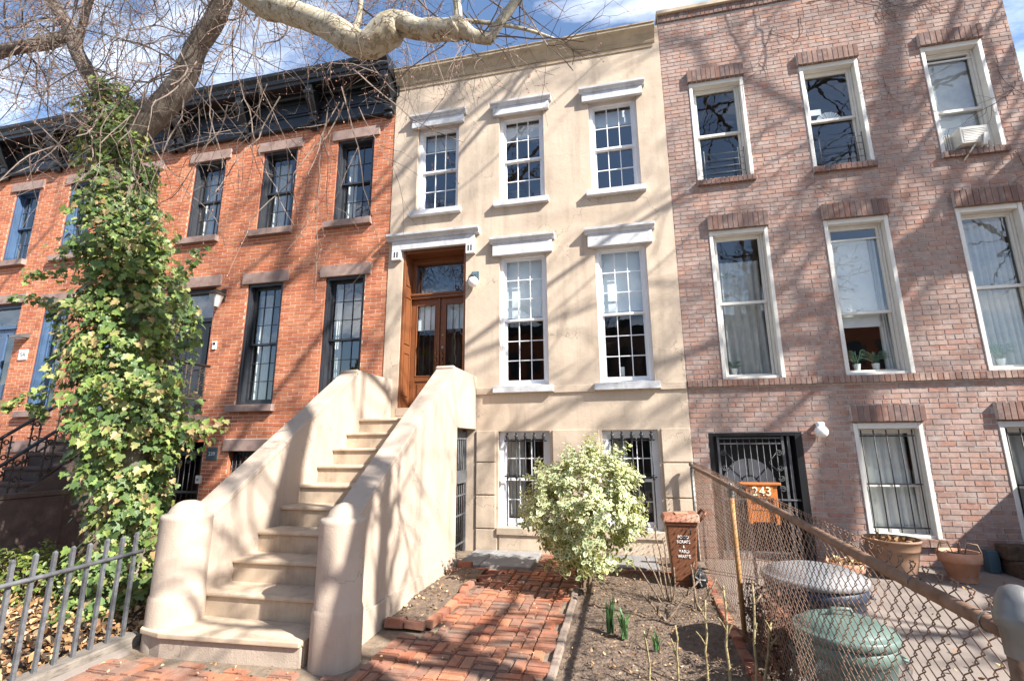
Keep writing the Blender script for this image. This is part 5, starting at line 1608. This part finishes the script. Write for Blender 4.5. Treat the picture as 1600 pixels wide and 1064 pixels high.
for i in range(nW):
    y0 = 1.54 + i * s_
    zt_ = top(y0) + .038
    n = int((zt_ - g(y0) - .04) / (hh / 2))
    pts = []
    for k in range(n + 1):
        z = zt_ - k * hh / 2
        right = (k + i) % 2 == 0
        yy = y0 + (s_ + .003 if right else -.003) + ra.uniform(-.0012, .0012)
        xx = FX + .026 + (.0035 if right else -.0035) + .004 * sin(y0 * 3 + z * 4)
        e = .006
        pts.append((xx, yy, z + e)); pts.append((xx - (.007 if right else -.007), yy, z - e))
    mb.tube(pts, .0022, 4, cap=False)
    # twisted barb at the top selvage
    if i % 2 == 0:
        yb = y0 + s_
        mb.tube([(FX + .026, yb, zt_ - .002), (FX + .022, yb + .006, zt_ + .012), (FX + .030, yb - .004, zt_ + .02)], .0025, 4)
        mb.tube([(FX + .030, yb, zt_ - .002), (FX + .034, yb - .006, zt_ + .012), (FX + .022, yb + .006, zt_ + .02)], .0025, 4)
o = mb.build('wire_mesh', MAT['wire'], cf); o['kind'] = 'stuff'
for yt in (1.62, 1.95, 2.45, 3.1, 3.7, 4.4, 5.2, 6.0, 6.8):
    pts = [(FX + .026 * cos(t_) + .003, yt + .004 * t_ / 6, top(yt) + .026 * sin(t_)) for t_ in np.linspace(-.6, 5.6, 14)]
    MB().tube(pts, .0022, 5).build('tie_wire', MAT['galv'], cf)
MB().tube([(FX + .03, y, top(y) - .42 + .01 * sin(y * 2)) for y in np.linspace(1.5, 7.3, 20)], .0018, 4).build('tension_wire', MAT['wire'], cf)

dv_ = thing('dead_creeper', (.98, 4.1, g(4.1)), 'tangle of dead reddish creeper on the chain link by the bins', 'creeper')
q = np.random.default_rng(91); st_ = FastMB(); dl_ = Leaves(DEAD)
for k in range(70):
    p = np.array([.965 + .05 * q.random(), q.uniform(3.75, 4.72), g(4.2)]); pts = [p]; d = np.array([.05 * q.normal(), .3 * q.normal(), 1.0])
    for i in range(8):
        d = d + q.normal(size=3) * [.12, .45, .2] + [0, 0, .0]; d /= np.linalg.norm(d); p = p + d * q.uniform(.04, .10); p[0] = np.clip(p[0], .955, 1.06); pts.append(p.copy())
        for _ in range(3):
            dl_.add(p + q.normal(size=3) * .03, q.normal(size=3), q.normal(size=3), q.uniform(.02, .045), .3, .3)
    st_.tube(pts, np.linspace(.004, .0015, len(pts)), 4)
o = st_.build('stems', MAT['vine'], dv_); o['kind'] = 'stuff'
o = dl_.build('leaves', MAT['deadcreeper'], dv_); o['kind'] = 'stuff'

# ------------------------------------------------------------------ bins
bn = thing('food_waste_bin', (.56, 6.3, g(6.3)), 'brown wheeled food scraps bin between the shrub and fence', 'bin')
z0 = g(6.3) + .0
bx0, bx1, by0, by1 = .42, .74, 6.12, 6.50
mb = MB()
mb.hexa([(bx0 + .05, by0 + .05, z0 + .05), (bx1 - .02, by0 + .05, z0 + .05), (bx1 - .02, by1 - .03, z0 + .05), (bx0 + .05, by1 - .03, z0 + .05), (bx0, by0, z0 + .68), (bx1 + .02, by0, z0 + .68), (bx1 + .02, by1 + .01, z0 + .68), (bx0, by1 + .01, z0 + .68)])
body = mb.build('body', MAT['binplastic'], bn, bevel=.022, seg=3)
MB().box(bx0 - .012, bx1 + .03, by0 - .012, by1 + .02, z0 + .655, z0 + .69).build('rim', MAT['binplastic'], bn, bevel=.01)
mb = MB(); mb.hexa([(bx0 - .035, by0 - .03, z0 + .692), (bx1 + .05, by0 - .03, z0 + .692), (bx1 + .05, by1 + .03, z0 + .692), (bx0 - .035, by1 + .03, z0 + .692), (bx0 - .01, by0 + .0, z0 + .75), (bx1 + .05, by0 + .0, z0 + .775), (bx1 + .05, by1 + .01, z0 + .775), (bx0 - .01, by1 + .01, z0 + .75)])
lid = mb.build('lid', MAT['binlid'], bn, bevel=.012)
MB().box(bx0 + .12, bx1 - .05, by0 + .08, by1 - .1, z0 + .752, z0 + .772).build('lid_label', MAT['terracotta'], lid)
mb = MB(); mb.tube([(bx1 + .05, by0 + .04, z0 + .70), (bx1 + .11, by0 + .04, z0 + .77), (bx1 + .13, by0 + .06, z0 + .79), (bx1 + .13, by1 - .04, z0 + .79), (bx1 + .11, by1 - .02, z0 + .77), (bx1 + .05, by1 - .02, z0 + .70)], .017, 8)
mb.build('handle', MAT['binplastic'], bn)
mb = MB(); mb.tube([(bx1 - .06, by0 - .012, z0 + .64), (bx1 - .06, by0 - .03, z0 + .60), (bx1 - .06, by0 - .012, z0 + .56)], .007, 6); mb.build('latch', MAT['rubber'], bn)
for yy in (by0 + .0, by1 - .0):
    mb = MB(); mb.lathe(0, 0, [(.03, -.025), (.085, -.025), (.095, -.012), (.095, .012), (.085, .025), (.03, .025)], 22)
    w_ = inst('wheel', mb.mesh('wheel'), (bx1 - .01, yy, z0 + .095), (1, 1, 1), (radians(90), 0, 0), bn); w_.data.materials.append(MAT['rubber'])
    mb = MB()
    for k in range(5):
        a_ = k * 2 * pi / 5
        mb.tube([(bx1 - .01, yy - .027, z0 + .095), (bx1 - .01 + .07 * cos(a_), yy - .027, z0 + .095 + .07 * sin(a_))], .010, 5)
    mb.sphere((bx1 - .01, yy - .024, z0 + .095), .02, 8)
    mb.build('spokes', MAT['greylid'], w_)
MB().box(bx0 + .06, bx1 - .02, by0 + .06, by1 - .06, z0, z0 + .06).build('base', MAT['binplastic'], bn)
yl = lambda z: by0 + .05 - .05 * (z - z0 - .05) / .63
for k, (tx, sz) in enumerate((('FOOD', .047), ('SCRAPS', .047), ('&', .04), ('YARD', .047), ('WASTE', .047))):
    z = z0 + .53 - .052 * k
    text_obj('lettering', tx, sz, MAT['print'], bn, ((bx0 + bx1) / 2 + .02, yl(z) - .003, z), (radians(90 - 4.5), 0, 0), .002, sx=.92)

def round_can(name, label, cx, cy, r, h, mat, lidmat, lab):
    t_ = thing(name, (cx, cy, g(cy)), label, 'trash can')
    z0 = g(cy)
    MB().lathe(cx, cy, [(.001, z0), (r * .78, z0 + .001), (r * .80, z0 + .03), (r * .86, z0 + h * .35), (r * .875, z0 + h * .355), (r * .875, z0 + h * .40), (r * .87, z0 + h * .405), (r * .93, z0 + h - .12), (r * 1.0, z0 + h - .11), (r * 1.0, z0 + h - .045), (r * .97, z0 + h - .04), (r * .96, z0 + h)], 36).build('body', MAT[mat], t_)
    for s in (-1, 1):
        MB().tube([(cx + s * r, cy - .06, z0 + h - .12), (cx + s * (r + .035), cy - .05, z0 + h - .13), (cx + s * (r + .035), cy + .05, z0 + h - .13), (cx + s * r, cy + .06, z0 + h - .12)], .009, 6).build('side_handle', MAT[mat], t_)
    l_ = MB().lathe(cx, cy, [(r * 1.03, z0 + h - .03), (r * 1.05, z0 + h - .028), (r * 1.05, z0 + h + .008), (r * 1.02, z0 + h + .016), (r * .95, z0 + h + .014), (r * .91, z0 + h + .03), (r * .78, z0 + h + .052), (r * .55, z0 + h + .07), (r * .5, z0 + h + .066), (r * .28, z0 + h + .078), (.001, z0 + h + .08)], 40).build('lid', MAT[lidmat], t_)
    return t_, l_
t1, l1 = round_can('trash_can', 'dark round trash can with grey lid behind the chain link', 1.36, 4.42, .345, .62, 'darkcan', 'greylid', '')
t2, l2 = round_can('trash_can', 'green round trash can with green lid nearest the camera behind fence', 1.24, 3.60, .265, .53, 'greenlid', 'greenlid', '')
zz = g(3.60) + .53
MB().tube([(1.24 - .07, 3.60, zz + .07), (1.24 - .05, 3.60, zz + .115), (1.24 + .05, 3.60, zz + .115), (1.24 + .07, 3.60, zz + .07)], .012, 8).build('lid_handle', MAT['greenlid'], l2)
# clear plastic bag slumped over the green can
rb = np.random.default_rng(8); mb = MB(); mb.smooth = True
n_, m_ = 40, 9
for j in range(m_):
    for i in range(n_):
        a_ = 2 * pi * i / n_; f = j / (m_ - 1)
        r_ = .275 + .07 * f + .018 * sin(a_ * 5 + f * 6) + .012 * rb.normal()
        mb.v.append((1.24 + r_ * cos(a_), 3.60 + r_ * sin(a_), g(3.62) + .42 - .30 * f + .012 * rb.normal()))
for j in range(m_ - 1):
    for i in range(n_):
        i2 = (i + 1) % n_; mb.face((j * n_ + i, j * n_ + i2, (j + 1) * n_ + i2, (j + 1) * n_ + i))
o = mb.build('plastic_bag', MAT['bag']); tag(o, 'crumpled clear plastic bag slumped around the green trash can', 'plastic bag')

# ------------------------------------------------------------------ pots
def pot(name, label, cx, cy, r, h, mat, prof=None):
    t_ = thing(name, (cx, cy, g(cy)), label, 'plant pot'); z0 = g(cy)
    MB().lathe(cx, cy, [(a_ * r, z0 + b_ * h) for a_, b_ in prof], 36).build('pot', MAT[mat], t_)
    so = MB(); so.smooth = True
    so.lathe(cx, cy, [(r * .9, z0 + h * .86), (r * .5, z0 + h * .92), (.001, z0 + h * .93)], 20).build('potting_soil', MAT['leafsoil'], t_)
    return t_
bowl = [(.001, 0), (.62, .001), (.66, .04), (.80, .45), (.86, .70), (.90, .71), (.91, .75), (.96, .93), (1.0, .94), (1.0, 1.0), (.94, 1.0), (.90, .86)]
rim = [(.001, 0), (.62, .001), (.64, .03), (.66, .22), (.675, .225), (.86, .66), (.96, .665), (.97, .76), (.985, .78), (1.0, .98), (.97, 1.0), (.90, 1.0), (.86, .85)]
pot('planter', 'large brown planter full of dry leaves by basement window', 3.06, 7.02, .295, .43, 'brownpot', bowl)
pot('terracotta_pot', 'terracotta pot with rolled rim and dry stems by brown house', 3.69, 6.95, .205, .32, 'terracotta', rim)
pot('terracotta_pot', 'small terracotta pot heaped with dry leaves behind the grey lid can', 2.32, 6.45, .19, .27, 'terracotta', rim)
def pot_leaves(name, label, cx, cy, r, z, n, seed):
    q = np.random.default_rng(seed); mb = Leaves(DEAD)
    for k in range(n):
        a_ = q.random() * 2 * pi; rr_ = r * q.random() ** .5
        mb.add((cx + rr_ * cos(a_), cy + rr_ * sin(a_), z + .04 * q.random()), np.array([0, 0, 1]) + q.normal(size=3) * .6, q.normal(size=3), .05 * (.6 + q.random()), .3, .3)
    o = mb.build(name, MAT['deadleaf']); tag(o, label, 'leaves', kind='stuff')
pot_leaves('dry_leaves', 'dry leaves filling the large brown planter', 3.06, 7.02, .24, g(7) + .39, 150, 61)
pot_leaves('dry_leaves', 'dry leaves heaped in the small pot', 2.32, 6.45, .16, g(6.45) + .25, 110, 62)
mb = MB()
for k in range(6):
    a_ = k * 1.1
    mb.tube([(3.69 + .05 * cos(a_), 6.95 + .05 * sin(a_), .26), (3.69 + .1 * cos(a_), 6.95 + .08 * sin(a_), .40), (3.69 + .2 * cos(a_), 6.95 + .14 * sin(a_), .38), (3.69 + .23 * cos(a_), 6.95 + .17 * sin(a_), .28)], .005, 5)
o = mb.build('dry_stems', MAT['deadleaf']); tag(o, 'dry bent stems in the rimmed terracotta pot', 'plant')
hedge('potted_sprout', 'tiny green sprout in the large brown planter', (3.14, 7.0, 0), (.06, .05, .46), 26, .04, 63, 'daff')

# number stand of orange wood
ns = thing('wooden_number_stand', (1.56, 6.6, 0), 'orange wooden stand with carved number 243 before iron gate', 'sign')
MB().box(1.33, 1.79, 6.52, 6.60, 1.045, 1.075).build('top_board', MAT['orangewood'], ns, bevel=.008)
for xx in (1.40, 1.70):
    MB().box(xx, xx + .045, 6.545, 6.59, .60, 1.044).build('post', MAT['orangewood'], ns, bevel=.005)
    MB().box(xx + .008, xx + .037, 6.553, 6.582, -.02, .599).build('leg', MAT['iron'], ns)
MB().box(1.4455, 1.6995, 6.535, 6.56, .895, 1.04).build('number_board', MAT['orangewood'], ns, bevel=.004)
text_obj('figures', '243', .145, MAT['letteryellow'], ns, (1.573, 6.530, .972), (radians(90), 0, 0), .004)
for k in range(2):
    MB().box(1.446, 1.699, 6.575, 6.589, .62 + k * .135, .745 + k * .135).build('slat', MAT['orangewood'], ns, bevel=.004)
# dark stone steps and grey box in the right corner
ds = thing('dark_stone_steps', (5.0, 7.2, 0), 'dark stone doorstep under the window at right edge', 'step')
MB().box(4.36, 5.7, 7.12, FY - .07, -.02, .17).build('step', MAT['leafsoil'], ds, bevel=.015)
MB().box(4.33, 5.7, 7.20, FY - .07, .171, .33).build('step', MAT['leafsoil'], ds, bevel=.015)
ub = MB().box(4.20, 4.31, FY - .16, FY - .045, .0, .25).build('utility_box', MAT['slateplate'], None, bevel=.008); tag(ub, 'small dark blue grey utility box against the brown wall', 'utility box')

# ------------------------------------------------------------------ trees
def smooth_path(pts, rad, k=5):
    P = np.asarray(pts, float); n = len(P); out = []; ro = []
    for i in range(n - 1):
        p0 = P[max(i - 1, 0)]; p1 = P[i]; p2 = P[i + 1]; p3 = P[min(i + 2, n - 1)]
        for j in range(k):
            t_ = j / k
            out.append(.5 * ((2 * p1) + (-p0 + p2) * t_ + (2 * p0 - 5 * p1 + 4 * p2 - p3) * t_ ** 2 + (-p0 + 3 * p1 - 3 * p2 + p3) * t_ ** 3))
            ro.append(rad[i] + (rad[i + 1] - rad[i]) * t_)
    out.append(P[-1]); ro.append(rad[-1])
    return np.array(out), np.array(ro)

def lumpy_limb(mb, pts, rad, n=14, k=6, lump=.06, seed=1):
    P, r = smooth_path(pts, rad, k)
    q = np.random.default_rng(seed)
    r = r * (1 + lump * np.convolve(q.normal(size=len(r) + 4), np.ones(5) / 2.2, 'valid')[:len(r)])
    mb.tube(P, r, n)
    return P, r

BUD_V = np.array([(1, 0, 0), (-1, 0, 0), (0, 1, 0), (0, -1, 0), (0, 0, 1.5), (0, 0, -1.2)])
BUD_F = np.array([(0, 2, 4), (2, 1, 4), (1, 3, 4), (3, 0, 4), (2, 0, 5), (1, 2, 5), (3, 1, 5), (0, 3, 5)])
def unitv(v):
    return v / (np.linalg.norm(v) + 1e-9)

def grow(mb, p, d, L, r, lev, q, droop=.0, kink=.35, kids=(3, 6), buds=None, spread=.9, shrink=.55, minr=.0012, bud_p=.5):
    n = max(3, int(L / .13)); n = min(n, 14); st = L / n
    pts = [p]; d = unitv(d)
    dirs = [d]
    for i in range(n):
        d = unitv(d + q.normal(size=3) * kink * .35 + np.array([0, 0, -droop * st]))
        p = p + d * st; pts.append(p); dirs.append(d)
    rr = np.linspace(r, max(minr, r * .45), n + 1)
    mb.tube(pts, rr, 3 if r < .009 else (5 if r < .03 else 8))
    if lev > 0:
        for _ in range(q.integers(kids[0], kids[1] + 1)):
            i = q.integers(max(1, n // 5), n + 1)
            side = unitv(np.cross(dirs[i], q.normal(size=3)))
            nd = unitv(dirs[i] * (1 - spread * .45) + side * spread * q.uniform(.6, 1.1))
            grow(mb, pts[i], nd, L * shrink * q.uniform(.6, 1.15), rr[i] * .6, lev - 1, q, droop, kink, kids, buds, spread, shrink, minr, bud_p)
    elif buds is not None and q.random() < bud_p:
        for i in range(1, n + 1):
            if q.random() < .75:
                c = pts[i] + q.normal(size=3) * .004
                s_ = q.uniform(.004, .0085)
                buds.add(c + s_ * BUD_V, BUD_F)

# --- ivy clad tree in the left yard
it = thing('ivy_clad_tree', (-5.2, 4.5, g(4.5)), 'bare tree with ivy clad trunk and dark spreading limbs at left', 'tree')
mb = MB()
TP = [(-5.22, 4.5, -.2), (-5.28, 4.5, .5), (-5.42, 4.45, 2.0), (-5.75, 4.35, 4.0), (-6.0, 4.24, 5.2), (-6.1, 4.2, 5.7)]
lumpy_limb(mb, TP, [.24, .19, .17, .165, .17, .15], 16, 6, .04, 2)
mb.build('trunk', MAT['bark'], it)
def limb(pts, rad, parent, mat='bark', seed=3, n=12, lump=.05, name='limb'):
    m_ = MB(); P, r = lumpy_limb(m_, pts, rad, n, 6, lump, seed); m_.build(name, MAT[mat], parent); return P
# positions were read off as directions from the camera at about 4.3 m from the street line
A1 = limb([(-6.02, 4.25, 5.2), (-5.62, 4.25, 5.52), (-5.2, 4.25, 6.0), (-4.98, 4.2, 6.45), (-4.62, 4.1, 6.75), (-4.25, 3.9, 7.2), (-3.7, 3.6, 8.0), (-3.0, 3.4, 9.2)], [.15, .15, .14, .125, .115, .11, .10, .07], it, seed=4)
A2 = limb([(-6.08, 4.2, 5.6), (-6.45, 4.2, 6.1), (-6.95, 4.2, 6.75), (-7.35, 4.2, 7.4), (-7.9, 4.2, 8.1), (-8.6, 4.3, 9.2)], [.12, .10, .09, .085, .075, .05], it, seed=5)
A3 = limb([(-7.2, 4.2, 7.1), (-7.5, 4.1, 6.95), (-8.1, 4.0, 6.85), (-8.9, 3.9, 6.6), (-9.8, 3.7, 6.2)], [.075, .085, .08, .07, .05], it, seed=6)
A4 = limb([(-7.0, 4.2, 6.8), (-6.6, 4.0, 7.5), (-6.0, 3.8, 7.75), (-5.4, 3.6, 7.45), (-5.0, 3.5, 7.0)], [.05, .045, .04, .03, .018], it, seed=7, n=8)
q = np.random.default_rng(100)
tw = FastMB(); bu = FastMB()
for P, cnt, L in ((A1, 44, 1.3), (A2, 52, 1.3), (A3, 46, 1.3), (A4, 40, 1.0)):
    for k in range(cnt):
        i = q.integers(len(P) // 4, len(P))
        d = q.normal(size=3) * [1, .7, .6] + [0, -.1, .15]
        grow(tw, P[i], d, L * q.uniform(.6, 1.3), q.uniform(.005, .013), 3, q, droop=.3, kink=.5, kids=(2, 4), buds=bu, bud_p=.2)
o = tw.build('twigs', MAT['twig'], it); o['kind'] = 'stuff'
o = bu.build('buds', MAT['bud'], it); o['kind'] = 'stuff'

# --- ivy on the trunk
iv = thing('ivy', (-5.2, 4.4, g(4.4)), 'dense glossy green ivy smothering the left tree trunk', 'ivy')
lv = Leaves(IVY); sm_ = FastMB()
prof = [(0.0, .36, .34), (.5, .42, .38), (1.0, .52, .44), (1.6, .80, .60), (2.2, .78, .60), (2.6, .92, .62), (3.0, .98, .62), (3.4, .88, .58), (3.9, .62, .5), (4.3, .52, .45), (4.8, .42, .40), (5.3, .34, .32), (5.7, .22, .22), (6.1, .1, .1)]
pz = np.array([p[0] for p in prof]); pa = np.array([p[1] for p in prof]); pb = np.array([p[2] for p in prof])
tz = np.array([p[2] for p in TP]); tx = np.array([p[0] for p in TP]); ty = np.array([p[1] for p in TP])
q = np.random.default_rng(200)
cl = []
while len(cl) < 430:
    z = q.uniform(.02, 6.0)
    if q.random() > np.interp(z, pz, pa) + .25: continue
    a_ = q.uniform(0, 2 * pi)
    f = q.uniform(.40, 1.08)
    lob = .5 + .5 * sin(z * 3.1 + 1.7 * sin(a_ * 2 + z)) * sin(a_ * 3 + z * 1.3)
    if lob < .30 and q.random() < .8: continue
    f *= .52 + .40 * lob
    if q.random() < .06: f *= 1.2
    c = np.array([np.interp(z, tz, tx) + f * np.interp(z, pz, pa) * cos(a_), np.interp(z, tz, ty) - .05 + f * np.interp(z, pz, pb) * sin(a_), z])
    cl.append((c, np.array([cos(a_), sin(a_) * .9, .15])))
for k in range(85):
    z = q.uniform(.2, 5.7); a_ = q.uniform(-2.6, .3)
    f = .20 + q.uniform(.0, .10)
    cl.append((np.array([np.interp(z, tz, tx) + f * cos(a_), np.interp(z, tz, ty) + f * sin(a_), z]), np.array([cos(a_), sin(a_), .15])))
for c, out in cl:
    size = q.uniform(.11, .27)
    base = np.array([np.interp(c[2], tz, tx), np.interp(c[2], tz, ty), c[2] + .1])
    sm_.tube([base, (base + c) / 2 + q.normal(size=3) * .03, c], [.010, .006, .003], 4)
    shade_ = q.uniform(0, 1)
    for k in range(int(15 + 18 * q.random())):
        d = unitv(q.normal(size=3) + out * .7)
        p = c + d * size * q.uniform(.3, 1.0) * [1, 1, 1.15]
        nrm = unitv(out * .9 + np.array([.35, -.45, .45]) + q.normal(size=3) * .45)
        tip = np.array([0, 0, -1]) + out * .25 + q.normal(size=3) * .45
        lv.add(p, nrm, tip, .034 + .075 * q.random() ** 1.4, q.uniform(.0, .25), q.uniform(-.05, .25))
# trailing sprays
for (x, y, z, dx, dz, L) in ((-4.75, 4.1, 3.0, .45, .1, .5), (-4.7, 4.1, 3.25, .35, .3, .5), (-4.7, 4.2, 2.55, .5, .05, .45), (-4.55, 4.2, 1.75, .5, -.05, .55), (-4.75, 4.2, 1.05, .5, .02, .5), (-6.5, 4.2, 3.2, -.6, .2, .5), (-6.4, 4.2, 3.5, -.55, .3, .45), (-6.1, 4.1, 2.15, -.7, .05, .55), (-6.1, 4.1, 1.9, -.5, 0, .4), (-5.2, 4.0, 3.9, .5, .2, .45), (-5.5, 4.0, 2.0, .3, .3, .4), (-4.9, 4.1, 2.2, .4, 0, .4)):
    p = np.array([x, y, z]); d = unitv(np.array([dx, -.1, dz])); pts = [p]
    for k in range(9):
        d = unitv(d + q.normal(size=3) * .15 + [0, 0, -.03]); p = p + d * L / 9; pts.append(p)
        for _ in range(4):
            lv.add(p + q.normal(size=3) * .035, unitv(np.array([.35, -.6, .45]) + q.normal(size=3) * .4), np.array([0, 0, -1]) + d * .4 + q.normal(size=3) * .4, q.uniform(.05, .085), .12, .1)
    sm_.tube(pts, np.linspace(.005, .002, len(pts)), 4)
o = lv.build('leaves', MAT['ivy'], iv); o['kind'] = 'stuff'
o = sm_.build('stems', MAT['deadstem'], iv); o['kind'] = 'stuff'

# --- street plane tree whose pale limb crosses the top of the picture
pt = thing('plane_tree', (-4.7, -.4, g(-.4)), 'plane tree with pale mottled limb reaching across the sky above', 'tree')
limb([(-4.7, -.4, -.4), (-4.7, -.4, 2.0), (-4.65, -.3, 4.5), (-4.6, -.2, 6.5), (-4.4, .0, 8.5), (-4.2, .2, 11.0), (-4.4, .1, 14.5)], [.36, .30, .27, .25, .20, .15, .06], pt, 'plane', 11, 18, .03, 'trunk')
PL_ = [(-4.55, -.1, 6.9), (-4.2, 1.2, 6.5), (-3.55, 2.4, 5.9), (-2.98, 3.0, 5.43), (-2.72, 3.0, 5.26), (-2.44, 3.0, 5.10), (-2.18, 3.0, 4.93), (-1.98, 3.0, 4.76), (-1.83, 3.0, 4.71), (-1.68, 3.0, 4.80), (-1.57, 3.0, 4.84), (-1.42, 3.0, 4.76), (-1.28, 3.0, 4.72), (-1.13, 3.02, 4.71), (-1.08, 3.02, 4.72), (-.98, 3.05, 4.65), (-.84, 3.1, 4.63)]
PR_ = [.17, .15, .13, .112, .108, .107, .106, .108, .112, .115, .100, .085, .082, .085, .078, .050, .042]
B0 = limb(PL_, PR_, pt, 'plane', 12, 18, .05)
B1 = limb([(-1.10, 3.02, 4.72), (-1.09, 3.0, 4.88), (-1.12, 2.95, 5.2), (-1.0, 2.9, 5.8)], [.04, .032, .028, .015], pt, 'plane', 13, 8)
B2 = limb([(-.86, 3.1, 4.63), (-.80, 3.1, 4.74), (-.66, 3.15, 5.0), (-.5, 3.2, 5.4), (-.1, 3.3, 6.2)], [.042, .036, .034, .028, .015], pt, 'plane', 14, 8)
B3 = limb([(-1.08, 3.0, 4.76), (-.9, 3.1, 4.80), (-.6, 3.3, 4.86), (-.3, 3.5, 4.85)], [.022, .016, .014, .008], pt, 'plane', 15, 7)
B4 = limb([(-2.0, 3.0, 4.83), (-1.95, 3.0, 5.0), (-1.9, 2.95, 5.3), (-1.8, 2.9, 5.9)], [.035, .024, .02, .012], pt, 'plane', 16, 7)
q = np.random.default_rng(300)
tw = FastMB(); bu = FastMB()
for P, cnt, L in ((B0[-40:], 10, .7), (B1, 8, .8), (B2, 9, .8), (B3, 8, .6), (B4, 6, .8)):
    for k in range(cnt):
        i = q.integers(len(P) // 3, len(P))
        d = q.normal(size=3) * [1, .7, .8] + [.2, .1, .1]
        grow(tw, P[i], d, L * q.uniform(.5, 1.2), q.uniform(.004, .009), 2, q, droop=.3, kink=.5, kids=(2, 4), buds=bu, bud_p=.25)
# pendulous sprays hanging from the high crown over the red house
for k in range(250):
    s = np.array([q.uniform(-7.6, -1.6), q.uniform(2.9, 4.6), q.uniform(5.6, 7.6)])
    s[2] = 4.7 + .42 * abs(s[0]) + q.uniform(.1, 1.6) if s[0] > -5 else q.uniform(6.0, 8.0)
    if s[0] > -3.2 and q.random() < .4: continue
    d = np.array([q.normal() * .55, q.normal() * .3, -.75 + q.normal() * .45])
    grow(tw, s, d, q.uniform(.7, 1.35), q.uniform(.005, .010), 2, q, droop=.35, kink=.62, kids=(2, 5), buds=bu, spread=.95, bud_p=.5)
# long bare shoots hanging down in front of the red house
for k in range(34):
    s = np.array([q.uniform(-6.9, -2.2), q.uniform(3.1, 4.2), q.uniform(5.0, 6.0)])
    if s[0] > -3.0: s[2] = q.uniform(4.8, 5.2)
    grow(tw, s, np.array([q.normal() * .35, q.normal() * .2, -1.0]), q.uniform(1.0, 2.1), q.uniform(.005, .009), 1, q, droop=.25, kink=.42, kids=(3, 6), buds=bu, spread=.8, shrink=.4, bud_p=.5)
o = tw.build('twigs', MAT['twig'], pt); o['kind'] = 'stuff'
o = bu.build('buds', MAT['bud'], pt); o['kind'] = 'stuff'
# crown above the frame
q = np.random.default_rng(320); tw = FastMB()
for k in range(10):
    z = q.uniform(6.5, 12); a_ = q.uniform(0, 2 * pi)
    grow(tw, np.array([-4.4, .0, z]), np.array([cos(a_), sin(a_), .8]), q.uniform(3, 5), .07, 3, q, droop=.0, kink=.4, kids=(3, 5), spread=.8, shrink=.55, minr=.004)
o = tw.build('crown', MAT['twig'], pt); o['kind'] = 'stuff'

# --- bare street trees up the block (out of frame to the right) that throw the branch shadows
def street_tree(name, label, base, h, seed, lean, nl=11, lo=.45):
    t_ = thing(name, (base[0], base[1], g(base[1])), label, 'tree')
    q = np.random.default_rng(seed)
    b = np.array([base[0], base[1], g(base[1]) - .2])
    pts = [b, b + [lean[0] * .1, lean[1] * .1, h * .2], b + [lean[0] * .35, lean[1] * .35, h * .42], b + [lean[0] * .7, lean[1] * .7, h * .7], b + [lean[0], lean[1], h]]
    P = limb(pts, [.27, .21, .17, .11, .035], t_, 'plane', seed, 14, .03, 'trunk')
    mb = FastMB()
    for k in range(nl):
        i = int(len(P) * q.uniform(lo, .97))
        a_ = k * 2.4 + q.uniform(-.4, .4)
        grow(mb, P[i], np.array([cos(a_) * .8, sin(a_), q.uniform(.25, .8)]), h * q.uniform(.16, .27), .085 * (1.35 - i / len(P)), 2, q, droop=-.02, kink=.45, kids=(4, 6), spread=.85, shrink=.62, minr=.010)
    o = mb.build('crown', MAT['twig'], t_); o['kind'] = 'stuff'
street_tree('street_tree', 'tall bare yard tree up the block past the low house', (9.95, 3.3), 17.5, 401, (1.5, 1.3), 18, .40)
street_tree('street_tree', 'tall bare street tree farther up the block', (18.5, 1.6), 20.5, 402, (1.0, 1.5), 9, .5)
street_tree('street_tree', 'bare street tree nearest the camera at right', (3.4, .5), 19.5, 403, (2.2, 2.2), 18, .58)
street_tree('street_tree', 'bare street tree across the road', (-2.0, -17.5), 15.0, 404, (.6, .2), 10)
street_tree('street_tree', 'bare street tree across the road farther left', (-12.0, -17.5), 15.0, 405, (.6, .2), 10)
street_tree('street_tree', 'bare street tree across the road farther right', (9.0, -17.8), 16.0, 406, (-.6, .2), 10)
street_tree('street_tree', 'small bare street tree close to the camera on the right', (4.7, 1.1), 9.5, 407, (.2, .1), 6, .60)
